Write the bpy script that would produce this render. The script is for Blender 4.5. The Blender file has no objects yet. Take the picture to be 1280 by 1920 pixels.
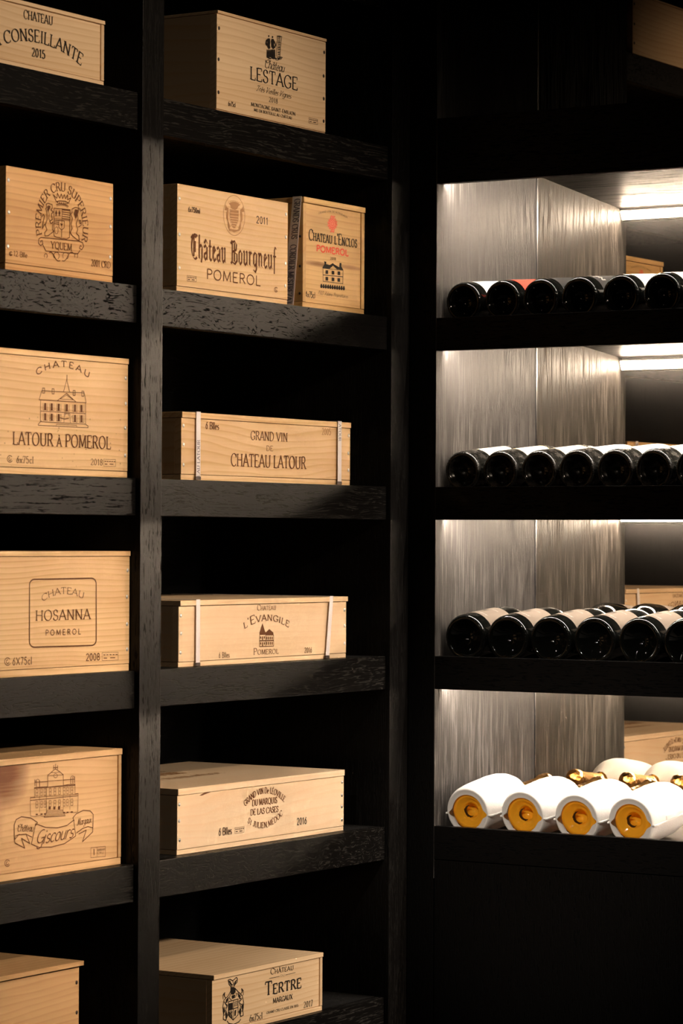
import bpy, bmesh, math, random
from mathutils import Vector, Matrix
random.seed(7)
S = bpy.context.scene
C = S.collection
PI = math.pi

# ------------------------------------------------------------------ camera
cam_d = bpy.data.cameras.new('camera')
cam = bpy.data.objects.new('camera', cam_d); C.objects.link(cam)
YAW, PITCH, ROLL = 0.5623, 0.0093, 0.0048
fw = Vector((math.cos(YAW)*math.cos(PITCH), math.sin(YAW)*math.cos(PITCH), math.sin(PITCH)))
r0 = Vector((math.sin(YAW), -math.cos(YAW), 0)); u0 = r0.cross(fw)
rt = math.cos(ROLL)*r0 + math.sin(ROLL)*u0; up = -math.sin(ROLL)*r0 + math.cos(ROLL)*u0
M = Matrix((rt, up, -fw)).transposed().to_4x4(); M.translation = (-4.9572, -2.9707, 1.2476)
cam.matrix_world = M
cam_d.sensor_fit = 'VERTICAL'; cam_d.sensor_height = 36.0; cam_d.sensor_width = 24.0
cam_d.lens = 5614.9 * 36.0 / 1920.0
cam_d.clip_start = 0.1
cam_d.dof.use_dof = True; cam_d.dof.focus_distance = 5.42; cam_d.dof.aperture_fstop = 10.0
S.camera = cam

# ------------------------------------------------------------------ light and exposure
S.view_settings.view_transform = 'Standard'; S.view_settings.look = 'None'
S.view_settings.gamma = 1.0; S.view_settings.use_curve_mapping = False
S.view_settings.exposure = 0.0
W = bpy.data.worlds.new('dark_room'); S.world = W; W.use_nodes = True
W.node_tree.nodes['Background'].inputs[0].default_value = (1.0, .82, .66, 1)
W.node_tree.nodes['Background'].inputs[1].default_value = 0.002
LED_STRENGTH = 245.0
LED_COL = (1.0, 0.88, 0.76)
S.cycles.use_denoising = True
S.cycles.max_bounces = 10; S.cycles.diffuse_bounces = 5; S.cycles.glossy_bounces = 5
S.cycles.sample_clamp_indirect = 0; S.cycles.blur_glossy = 0.0
S.cycles.caustics_reflective = True
# unseen spots added to brighten the crates and champagne fronts
def fill_lamp(name, loc, target, watts, size, col, angle):
    L = bpy.data.lights.new(name, 'SPOT'); L.energy = watts; L.color = col; L.shadow_soft_size = size
    L.spot_size = angle; L.spot_blend = 1.0
    o = bpy.data.objects.new(name, L); C.objects.link(o); o.location = loc
    o.rotation_euler = (Vector(target) - Vector(loc)).to_track_quat('-Z', 'Y').to_euler()
    return o
fill_lamp('added_fill_spot', (-.62, -2.8, 2.66), (-.88, 0, 1.52), 270, .08, (1, .80, .60), math.radians(44))
fill_lamp('added_fill_spot', (-.35, -4.4, 2.62), (-.54, 0, .42), 620, .08, (1, .82, .64), math.radians(23))
fill_lamp('added_fill_spot', (-3.6, -1.3, 2.62), (0, -.34, .74), 560, .06, (1, .88, .76), math.radians(13))
fill_lamp('added_fill_spot', (-3.4, -2.4, 2.66), (-.8, 0, 1.3), 22, .08, (1, .80, .60), math.radians(42))

# ------------------------------------------------------------------ node helpers
def new_mat(name):
    m = bpy.data.materials.new(name); m.use_nodes = True
    nt = m.node_tree; b = nt.nodes['Principled BSDF']
    return m, nt, b
def nd(nt, t, **kw):
    n = nt.nodes.new(t)
    for k, v in kw.items():
        if k.startswith('i_'):
            key = k[2:]; key = int(key) if key.isdigit() else key.replace('_', ' ')
            n.inputs[key].default_value = v
        else: setattr(n, k, v)
    return n
def ramp(nt, src, stops):
    r = nt.nodes.new('ShaderNodeValToRGB'); cr = r.color_ramp
    while len(cr.elements) < len(stops): cr.elements.new(.5)
    for e, (p, c) in zip(cr.elements, stops):
        e.position = p; e.color = c if len(c) == 4 else (*c, 1)
    nt.links.new(src, r.inputs[0]); return r
def math_n(nt, op, a, b=None, clamp=False):
    n = nt.nodes.new('ShaderNodeMath'); n.operation = op; n.use_clamp = clamp
    for i, v in enumerate((a, b)):
        if v is None: continue
        if hasattr(v, 'is_output'): nt.links.new(v, n.inputs[i])
        else: n.inputs[i].default_value = v
    return n.outputs[0]
def plain(name, col, rough=.5, metal=0., spec=.5, **kw):
    m, nt, b = new_mat(name)
    b.inputs['Base Color'].default_value = (*col, 1); b.inputs['Roughness'].default_value = rough
    b.inputs['Metallic'].default_value = metal; b.inputs['Specular IOR Level'].default_value = spec
    for k, v in kw.items(): b.inputs[k.replace('_', ' ')].default_value = v
    return m
def mixc(nt, f, a, b, mode='MIX'):
    n = nt.nodes.new('ShaderNodeMix'); n.data_type = 'RGBA'; n.blend_type = mode
    for i, v in ((0, f), (6, a), (7, b)):
        if hasattr(v, 'is_output'): nt.links.new(v, n.inputs[i])
        else: n.inputs[i].default_value = v if not isinstance(v, tuple) else (*v, 1)[:4]
    return n.outputs[2]

def black_oak(name, axis, base=(.0034, .0029, .0026), pore=(.0095, .0086, .0076), rough=.40, spec=.15, figure=1.0, seed=0., dense=1.0, wf=1.0, al=16., brk=.30, fine=0.):
    """dark stained open-pored oak; axis = grain direction"""
    m, nt, b = new_mat(name); L = nt.links
    tc = nd(nt, 'ShaderNodeTexCoord')
    mp = nd(nt, 'ShaderNodeMapping'); L.new(tc.outputs['Object'], mp.inputs[0])
    # bring the grain onto local x
    mp.inputs['Rotation'].default_value = {'X': (0, 0, 0), 'Y': (0, 0, -PI/2), 'Z': (0, PI/2, 0)}[axis]
    mp.inputs['Location'].default_value = (seed*3.1, seed*1.7, seed*2.3)
    sx = nd(nt, 'ShaderNodeSeparateXYZ'); L.new(mp.outputs[0], sx.inputs[0])
    low = nd(nt, 'ShaderNodeTexNoise', i_Scale=1.0, i_Detail=1.0)
    m2 = nd(nt, 'ShaderNodeMapping'); m2.inputs['Scale'].default_value = (4.5*wf, 11, 11); L.new(mp.outputs[0], m2.inputs[0]); L.new(m2.outputs[0], low.inputs['Vector'])
    d = math_n(nt, 'MULTIPLY', math_n(nt, 'SUBTRACT', low.outputs[0], .5), .045*figure)
    cb = nd(nt, 'ShaderNodeCombineXYZ'); L.new(sx.outputs[0], cb.inputs[0])
    L.new(math_n(nt, 'ADD', sx.outputs[1], d), cb.inputs[1]); L.new(math_n(nt, 'ADD', sx.outputs[2], d), cb.inputs[2])
    m3 = nd(nt, 'ShaderNodeMapping'); m3.inputs['Scale'].default_value = (al*dense, 210*dense, 210*dense); L.new(cb.outputs[0], m3.inputs[0])
    pn = nd(nt, 'ShaderNodeTexNoise', i_Scale=1.0, i_Detail=1.0, i_Roughness=.5); L.new(m3.outputs[0], pn.inputs['Vector'])
    rdg = math_n(nt, 'ABSOLUTE', math_n(nt, 'SUBTRACT', pn.outputs[0], .5))
    m4 = nd(nt, 'ShaderNodeMapping'); m4.inputs['Scale'].default_value = (70*dense, 330*dense, 330*dense); L.new(cb.outputs[0], m4.inputs[0])
    bn = nd(nt, 'ShaderNodeTexNoise', i_Scale=1.0, i_Detail=1.0); L.new(m4.outputs[0], bn.inputs['Vector'])
    s = math_n(nt, 'ADD', rdg, math_n(nt, 'MULTIPLY', math_n(nt, 'SUBTRACT', bn.outputs[0], .47), brk))
    pr = ramp(nt, s, [(.010, (1, 1, 1)), (.040, (0, 0, 0))])
    if fine:   # straight quarter-sawn veneer: many fine parallel streaks instead of single pores
        m6 = nd(nt, 'ShaderNodeMapping'); m6.inputs['Scale'].default_value = (11, 430, 430); L.new(mp.outputs[0], m6.inputs[0])
        fn = nd(nt, 'ShaderNodeTexNoise', i_Scale=1.0, i_Detail=2.0, i_Roughness=.6); L.new(m6.outputs[0], fn.inputs['Vector'])
        m7 = nd(nt, 'ShaderNodeMapping'); m7.inputs['Scale'].default_value = (1.6, 60, 60); L.new(mp.outputs[0], m7.inputs[0])
        gn = nd(nt, 'ShaderNodeTexNoise', i_Scale=1.0, i_Detail=1.0); L.new(m7.outputs[0], gn.inputs['Vector'])
        s2 = math_n(nt, 'ADD', fn.outputs[0], math_n(nt, 'MULTIPLY', math_n(nt, 'SUBTRACT', gn.outputs[0], .5), .25))
        pr = ramp(nt, s2, [(.50, (0, 0, 0)), (.63, (1, 1, 1))])
    col = mixc(nt, pr.outputs[0], base, pore); L.new(col, b.inputs['Base Color'])
    L.new(math_n(nt, 'ADD', math_n(nt, 'MULTIPLY', pr.outputs[0], .45), rough), b.inputs['Roughness'])
    L.new(math_n(nt, 'MULTIPLY', math_n(nt, 'SUBTRACT', 1.0, math_n(nt, 'MULTIPLY', pr.outputs[0], .85)), spec), b.inputs['Specular IOR Level'])
    bp = nd(nt, 'ShaderNodeBump', i_Strength=.35, i_Distance=.0006); bp.invert = True
    L.new(pr.outputs[0], bp.inputs['Height']); L.new(bp.outputs[0], b.inputs['Normal'])
    return m

def pine(name, seed, light=(.72, .47, .255), dark=(.50, .275, .115), axis='X', bands=95., amp=.62, knots=(), specks=False, contrast=.66):
    m, nt, b = new_mat(name); L = nt.links
    tc = nd(nt, 'ShaderNodeTexCoord')
    mp = nd(nt, 'ShaderNodeMapping'); L.new(tc.outputs['Object'], mp.inputs[0])
    mp.inputs['Rotation'].default_value = {'X': (0, 0, 0), 'Y': (0, 0, -PI/2), 'Z': (0, PI/2, 0)}[axis]
    mp.inputs['Location'].default_value = (seed*1.37 % 5, seed*.73 % 3, seed*2.11 % 7)
    m2 = nd(nt, 'ShaderNodeMapping'); m2.inputs['Scale'].default_value = (2.2, 7, 9); L.new(mp.outputs[0], m2.inputs[0])
    low = nd(nt, 'ShaderNodeTexNoise', i_Scale=1.0, i_Detail=2.0, i_Roughness=.45); L.new(m2.outputs[0], low.inputs['Vector'])
    sx = nd(nt, 'ShaderNodeSeparateXYZ'); L.new(mp.outputs[0], sx.inputs[0])
    ph = math_n(nt, 'ADD', math_n(nt, 'MULTIPLY', math_n(nt, 'ADD', sx.outputs[2], math_n(nt, 'MULTIPLY', sx.outputs[1], .6)), bands), math_n(nt, 'MULTIPLY', low.outputs[0], 6.5*amp))
    fr = math_n(nt, 'FRACT', ph)
    ring = ramp(nt, fr, [(0, (0, 0, 0)), (.62, (.35, .35, .35)), (.9, (1, 1, 1)), (1, (0, 0, 0))])
    m3 = nd(nt, 'ShaderNodeMapping'); m3.inputs['Scale'].default_value = (9, 320, 320); L.new(mp.outputs[0], m3.inputs[0])
    fib = nd(nt, 'ShaderNodeTexNoise', i_Scale=1.0, i_Detail=3.0); L.new(m3.outputs[0], fib.inputs['Vector'])
    m5 = nd(nt, 'ShaderNodeMapping'); m5.inputs['Scale'].default_value = (1.2, 9, 22); L.new(mp.outputs[0], m5.inputs[0])
    broad = nd(nt, 'ShaderNodeTexNoise', i_Scale=1.0, i_Detail=2.0); L.new(m5.outputs[0], broad.inputs['Vector'])
    f = math_n(nt, 'ADD', math_n(nt, 'MULTIPLY', ring.outputs[0], contrast*.85), math_n(nt, 'MULTIPLY', math_n(nt, 'SUBTRACT', fib.outputs[0], .35), .42))
    f = math_n(nt, 'ADD', f, math_n(nt, 'MULTIPLY', math_n(nt, 'SUBTRACT', broad.outputs[0], .42), 1.1), clamp=True)
    col = mixc(nt, f, light, dark)
    so = nd(nt, 'ShaderNodeSeparateXYZ'); L.new(tc.outputs['Object'], so.inputs[0])
    for (kx, kz, rx, rz, kc, pw) in knots:
        dx = math_n(nt, 'DIVIDE', math_n(nt, 'SUBTRACT', so.outputs[0], kx), rx)
        dz = math_n(nt, 'DIVIDE', math_n(nt, 'SUBTRACT', so.outputs[2], kz), rz)
        d2 = math_n(nt, 'ADD', math_n(nt, 'MULTIPLY', dx, dx), math_n(nt, 'MULTIPLY', dz, dz))
        d2 = math_n(nt, 'ADD', d2, math_n(nt, 'MULTIPLY', math_n(nt, 'SUBTRACT', low.outputs[0], .5), 2.2))
        k = math_n(nt, 'MULTIPLY', math_n(nt, 'SUBTRACT', 1.0, d2, True), pw)
        k = math_n(nt, 'MULTIPLY', k, math_n(nt, 'ADD', .6, fib.outputs[0]), True)
        col = mixc(nt, k, col, kc)
    if specks:
        v = nd(nt, 'ShaderNodeTexVoronoi', i_Scale=75.0); v.inputs['Randomness'].default_value = 1.0
        mv = nd(nt, 'ShaderNodeMapping'); mv.inputs['Scale'].default_value = (.8, 1, 1.0); L.new(mp.outputs[0], mv.inputs[0]); L.new(mv.outputs[0], v.inputs['Vector'])
        k = ramp(nt, v.outputs['Distance'], [(.05, (.7, .7, .7)), (.13, (0, 0, 0))])
        k2 = math_n(nt, 'MULTIPLY', k.outputs[0], math_n(nt, 'GREATER_THAN', low.outputs[0], .5))
        col = mixc(nt, k2, col, (.22, .1, .04))
    L.new(col, b.inputs['Base Color'])
    b.inputs['Roughness'].default_value = .62; b.inputs['Specular IOR Level'].default_value = .25
    bp = nd(nt, 'ShaderNodeBump', i_Strength=.12, i_Distance=.0005); L.new(fib.outputs[0], bp.inputs['Height']); L.new(bp.outputs[0], b.inputs['Normal'])
    return m

# ------------------------------------------------------------------ mesh helpers
def obj(name, bm, mat, parent=None, smooth=False):
    me = bpy.data.meshes.new(name)
    bmesh.ops.recalc_face_normals(bm, faces=bm.faces[:])
    bm.to_mesh(me); bm.free()
    if mat: me.materials.append(mat)
    if smooth:
        for p in me.polygons: p.use_smooth = True
    o = bpy.data.objects.new(name, me); C.objects.link(o)
    if parent: o.parent = parent
    return o
def bx(bm, x0, x1, y0, y1, z0, z1, bev=0.0):
    vs = [bm.verts.new(p) for p in ((x0,y0,z0),(x1,y0,z0),(x1,y1,z0),(x0,y1,z0),(x0,y0,z1),(x1,y0,z1),(x1,y1,z1),(x0,y1,z1))]
    fs = [bm.faces.new([vs[i] for i in f]) for f in ((0,1,5,4),(1,2,6,5),(2,3,7,6),(3,0,4,7),(4,5,6,7),(3,2,1,0))]
    if bev:
        es = list({e for f in fs for e in f.edges})
        bmesh.ops.bevel(bm, geom=es, offset=bev, segments=2, affect='EDGES', profile=.6)
def box(name, x0, x1, y0, y1, z0, z1, mat, parent=None, bev=0.0):
    bm = bmesh.new(); bx(bm, x0, x1, y0, y1, z0, z1, bev); return obj(name, bm, mat, parent)
def prism(bm, pts, axis, a, b):
    """extrude a 2-D outline along an axis: 'Y' outline is (x,z); 'X' outline is (y,z)"""
    def P(p, t): return (p[0], t, p[1]) if axis == 'Y' else (t, p[0], p[1])
    v0 = [bm.verts.new(P(p, a)) for p in pts]; v1 = [bm.verts.new(P(p, b)) for p in pts]
    n = len(pts)
    for i in range(n): bm.faces.new((v0[i], v0[(i+1) % n], v1[(i+1) % n], v1[i]))
    bm.faces.new(v0[::-1]); bm.faces.new(v1)
def lathe(bm, prof, n=48, a0=0., a1=2*PI, closed=True):
    """revolve (x, r) about the local X axis; angle 0 points up (+Z)"""
    rings = []
    for (x, r) in prof:
        if r < 1e-6 and closed: rings.append([bm.verts.new((x, 0, 0))])
        else:
            k = n if closed else n + 1
            rings.append([bm.verts.new((x, r*math.sin(a0+(a1-a0)*i/n), r*math.cos(a0+(a1-a0)*i/n))) for i in range(k)])
    for A, B in zip(rings, rings[1:]):
        m = n
        for i in range(m):
            j = (i+1) % n if closed else i+1
            if len(A) == 1 and len(B) == 1: continue
            if len(A) == 1: bm.faces.new((A[0], B[j], B[i]))
            elif len(B) == 1: bm.faces.new((A[i], A[j], B[0]))
            else: bm.faces.new((A[i], A[j], B[j], B[i]))
def thing(name, label, cat, loc=(0, 0, 0), group=None, rot=(0, 0, 0)):
    o = bpy.data.objects.new(name, None); C.objects.link(o); o.empty_display_size = .05
    o.location = loc; o.rotation_euler = rot; o['label'] = label; o['category'] = cat
    if group: o['group'] = group
    return o
def struct(o): o['kind'] = 'structure'; return o

# ------------------------------------------------------------------ lettering: pen strokes turned into flat ink
def arc_pts(cx, cy, rx, ry, a0, a1):
    n = max(4, int(abs(a1-a0)/14))
    return [(cx+rx*math.cos(math.radians(a0+(a1-a0)*i/n)), cy+ry*math.sin(math.radians(a0+(a1-a0)*i/n))) for i in range(n+1)]
RAW = {
'A':(.74,'0,0 .37,1 .74,0;.13,.34 .61,.34'),'B':(.62,'.08,0 .08,1;.08,1 .33,1 @.33,.75,.23,.25,90,-90 .08,.5;.33,.5 @.33,.25,.27,.25,90,-90 .08,0'),
'C':(.74,'@.42,.5,.38,.5,42,318;.72,.96 .72,.7'),'D':(.76,'.08,0 .08,1;.08,1 .3,1 @.3,.5,.42,.5,90,-90 .08,0'),'E':(.58,'.08,0 .08,1;.08,1 .54,1;.08,.52 .42,.52;.08,0 .56,0'),
'F':(.55,'.08,0 .08,1;.08,1 .53,1;.08,.52 .42,.52'),'G':(.78,'@.42,.5,.38,.5,42,325;.72,.96 .72,.72;.72,.42 .72,.1;.5,.42 .8,.42'),'H':(.78,'.1,0 .1,1;.68,0 .68,1;.1,.52 .68,.52'),
'I':(.28,'.14,0 .14,1'),'J':(.4,'.3,1 .3,.2 @.14,.2,.16,.2,0,-150'),'K':(.7,'.1,0 .1,1;.64,1 .1,.42;.26,.58 .66,0'),'L':(.56,'.1,0 .1,1;.1,0 .54,0'),
'M':(.92,'.08,0 .12,1;.12,1 .46,.08;.46,.08 .8,1;.8,1 .84,0'),'N':(.8,'.1,0 .1,1;.1,1 .68,0;.68,0 .68,1'),'O':(.84,'@.42,.5,.38,.5,90,450'),
'P':(.6,'.1,0 .1,1;.1,1 .32,1 @.32,.74,.25,.26,90,-90 .1,.48'),'Q':(.84,'@.42,.5,.38,.5,90,450;.44,.14 .78,-.16'),'R':(.68,'.1,0 .1,1;.1,1 .32,1 @.32,.75,.24,.25,90,-90 .1,.5;.34,.5 .66,0'),
'S':(.56,'@.28,.75,.2,.25,35,270 @.28,.25,.23,.25,90,-145;.46,.97 .46,.74;.06,.03 .06,.26'),'T':(.66,'.33,0 .33,1;.02,1 .64,1'),'U':(.76,'.1,1 .1,.3 @.38,.3,.28,.3,180,360 .66,1'),
'V':(.74,'0,1 .37,0;.37,0 .74,1'),'W':(1.02,'0,1 .26,0;.26,0 .51,1;.51,1 .76,0;.76,0 1.02,1'),'X':(.7,'.02,1 .68,0;.66,1 .04,0'),'Y':(.7,'0,1 .35,.45;.7,1 .35,.45;.35,.45 .35,0'),'Z':(.62,'.04,1 .58,1 .04,0 .6,0'),
'0':(.52,'@.26,.5,.21,.5,90,450'),'1':(.4,'.08,.82 .24,1 .24,0'),'2':(.52,'@.25,.73,.2,.27,165,-30 .04,0 .48,0'),'3':(.52,'@.23,.76,.18,.24,150,-90 @.23,.26,.22,.26,90,-150'),
'4':(.56,'.38,0 .38,1 .03,.28 .54,.28'),'5':(.52,'.44,1 .12,1 .08,.58 @.24,.32,.22,.32,110,-150'),'6':(.52,'.4,1 .12,.55 .06,.32;@.26,.3,.2,.3,90,450'),'7':(.52,'.04,1 .48,1 .18,0'),
'8':(.52,'@.26,.75,.17,.25,90,450;@.26,.25,.21,.25,90,450'),'9':(.52,'@.26,.7,.2,.3,90,450;.46,.68 .4,.4 .14,0'),
'a':(.5,'@.23,.3,.19,.3,25,335;.43,.6 .43,.08 .5,0'),'b':(.5,'.06,1 .06,.04;@.26,.3,.2,.3,150,-150'),'c':(.44,'@.26,.3,.2,.3,45,315'),'d':(.52,'@.24,.3,.2,.3,25,335;.45,1 .45,0'),
'e':(.46,'.06,.33 .44,.33 @.25,.3,.19,.3,8,310'),'f':(.32,'@.3,.82,.14,.18,40,180 .16,0;.02,.58 .32,.58'),'g':(.5,'@.24,.3,.2,.3,25,335;.44,.6 .44,-.15 @.24,-.15,.2,.17,0,-150'),
'h':(.48,'.06,1 .06,0;.06,.4 @.24,.38,.17,.22,150,0 .41,0'),'i':(.2,'.08,.6 .08,0;.08,.8 .08,.88'),'l':(.18,'.08,1 .08,0'),'m':(.74,'.06,.6 .06,0;.06,.4 @.22,.4,.14,.2,150,0 .36,0;.36,.4 @.52,.4,.14,.2,150,0 .66,0'),
'n':(.48,'.06,.6 .06,0;.06,.4 @.24,.38,.17,.22,150,0 .41,0'),'o':(.5,'@.25,.3,.2,.3,90,450'),'p':(.5,'.06,.6 .06,-.3;@.26,.3,.2,.3,150,-150'),'r':(.34,'.06,.6 .06,0;.06,.38 @.22,.4,.14,.2,150,50'),
's':(.38,'@.2,.45,.13,.15,40,270 @.2,.15,.16,.15,90,-140'),'t':(.34,'.16,.9 .16,.12 .24,0 .32,.04;.02,.6 .31,.6'),'u':(.48,'.06,.6 .06,.2 @.23,.2,.17,.2,180,350;.41,.6 .41,0'),
'v':(.42,'.02,.6 .2,0 .4,.6'),'x':(.42,'.02,.6 .4,0;.4,.6 .02,0'),"'":(.16,'.08,1 .06,.78'),',':(.2,'.1,.06 .06,-.14'),'-':(.36,'.06,.36 .3,.36'),'.':(.2,'.08,0 .08,.06'),'·':(.22,'.06,.4 .16,.4'),
'&':(.66,'.62,0 .2,.74 @.3,.84,.12,.15,200,-40 .1,.3 @.26,.2,.2,.2,160,330 .6,.45'),' ':(.26,''),
}
BLACK = {
'C':(.66,'@.42,.5,.34,.52,70,300;.3,.95 .3,.1;.05,.85 .2,.98 .42,.9 .6,1;.42,.72 .42,.28'),'B':(.66,'.16,1 .16,.08 .06,0;.16,.95 .4,1 .56,.86 .52,.62 .2,.52;.3,.54 .6,.42 .62,.14 .4,-.02 .16,.06;.02,.88 .14,1;.36,.9 .36,.1'),
'h':(.46,'.1,1.02 .1,.05 .17,0;.1,.5 .27,.62 .37,.5 .37,.1 .3,-.12'),'a':(.42,'.06,.54 .2,.62 .32,.54 .32,.08 .4,0;.32,.34 .08,.24 .08,.08 .16,0 .32,.1'),
't':(.3,'.13,.86 .13,.08 .2,0 .28,.06;.02,.6 .26,.6'),'e':(.36,'.09,.5 .09,.1 .18,0 .32,.1;.09,.54 .2,.62 .3,.5 .09,.3'),'u':(.46,'.03,.56 .1,.62 .1,.1 .18,0 .34,.12;.28,.57 .35,.62 .35,.07 .43,0'),
'o':(.42,'.09,.52 .09,.1 .2,0 .34,.12 .34,.52 .22,.62 .09,.52'),'r':(.34,'.03,.56 .1,.62 .1,.06 .17,0;.1,.5 .24,.62 .32,.54'),'g':(.44,'.09,.52 .09,.12 .18,.02 .34,.14;.09,.52 .22,.62 .35,.56 .35,-.12 .24,-.26 .06,-.16'),
'n':(.46,'.03,.56 .1,.62 .1,.06 .17,0;.1,.5 .27,.62 .35,.54 .35,.06 .43,0'),'f':(.3,'.13,-.2 .13,.86 .22,1 .34,.92;.02,.58 .28,.58'),' ':(.26,''),
}
SCRIPT = {'C':(.72,'@.46,.5,.36,.5,75,320;@.34,.82,.34,.2,180,400;.0,.86 .06,.74 .2,.7'),'T':(.6,'.4,.95 .3,.2 @.16,.16,.14,.16,0,-160;.05,.8 .1,.98 .3,.92 .62,1'),'V':(.62,'.02,.9 .1,1 .18,.9 .22,0 .6,1'),'G':(.7,'@.42,.55,.34,.45,70,330;.7,.45 .66,-.1 @.46,-.1,.2,.2,0,-170;.45,.42 .74,.46'),
'M':(.8,'.0,.06 .1,0 .24,1 .4,.06 .6,1 .7,.0 .8,.05'),'P':(.56,'.24,.95 .18,0;.0,.7 .2,.98 @.3,.72,.24,.27,80,-90 .2,.45'),'D':(.66,'.24,.95 .18,.02;.02,.75 .2,1 @.28,.5,.34,.5,85,-110 .04,.08'),'A':(.7,'0,.02 .2,.12 .46,1 .5,0;.2,.4 .56,.4')}
ACC = {'É':('E','a'),'È':('E','g'),'é':('e','a'),'è':('e','g'),'À':('A','g'),'à':('a','g'),'Â':('A','c'),'â':('a','c'),'Ê':('E','c'),'á':('a','a')}
def parse(s):
    out = []
    for st in s.split(';'):
        pts = []
        for tk in st.split():
            if tk[0] == '@': pts += arc_pts(*[float(v) for v in tk[1:].split(',')])
            else: pts.append(tuple(float(v) for v in tk.split(',')))
        if pts: out.append(pts)
    return out
# thick, thin, nib angle (deg), serif half length, serif thickness, slant, letter gap
STY = {'serif':(.15,.055,14,.15,.062,0,.12),'serifb':(.19,.07,14,.15,.07,0,.12),'slab':(.27,.20,0,.18,.12,0,.14),'slabw':(.24,.15,0,.15,.09,0,.36),'sans':(.135,.12,0,0,0,0,.16),'sansw':(.17,.15,0,0,0,0,.42),
'sansb':(.17,.14,0,0,0,0,.12),'narrow':(.15,.1,0,.06,.05,0,.1),'script':(.115,.045,25,0,0,.38,.03),'scriptb':(.11,.055,25,0,0,.42,.02),'black':(.115,.03,-42,0,0,0,.06),'scaps':(.15,.055,14,.14,.06,0,.12),'scapsb':(.19,.07,14,.15,.07,0,.12)}
GC = {}
def glyph(ch, st):
    k = (ch, st)
    if k in GC: return GC[k]
    sc = 1.0; c = ch; acc = None
    if c in ACC: c, acc = ACC[c]
    if st.startswith('scaps') and c.islower(): c = c.upper(); sc = .74
    src = BLACK if st == 'black' and c in BLACK else SCRIPT if st.startswith('script') and c in SCRIPT else RAW
    w, s = src.get(c, RAW.get(c, (.3, '')))
    strokes = parse(s)
    if acc:
        h = 1.0 if c.isupper() else .62; m = w/2
        strokes = strokes + {'a': [[(m-.05, h+.1), (m+.1, h+.26)]], 'g': [[(m+.05, h+.1), (m-.1, h+.26)]], 'c': [[(m-.14, h+.1), (m, h+.24), (m+.14, h+.1)]]}[acc]
    GC[k] = (w*sc, [[(x*sc, y*sc) for x, y in p] for p in strokes], sc)
    return GC[k]
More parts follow.
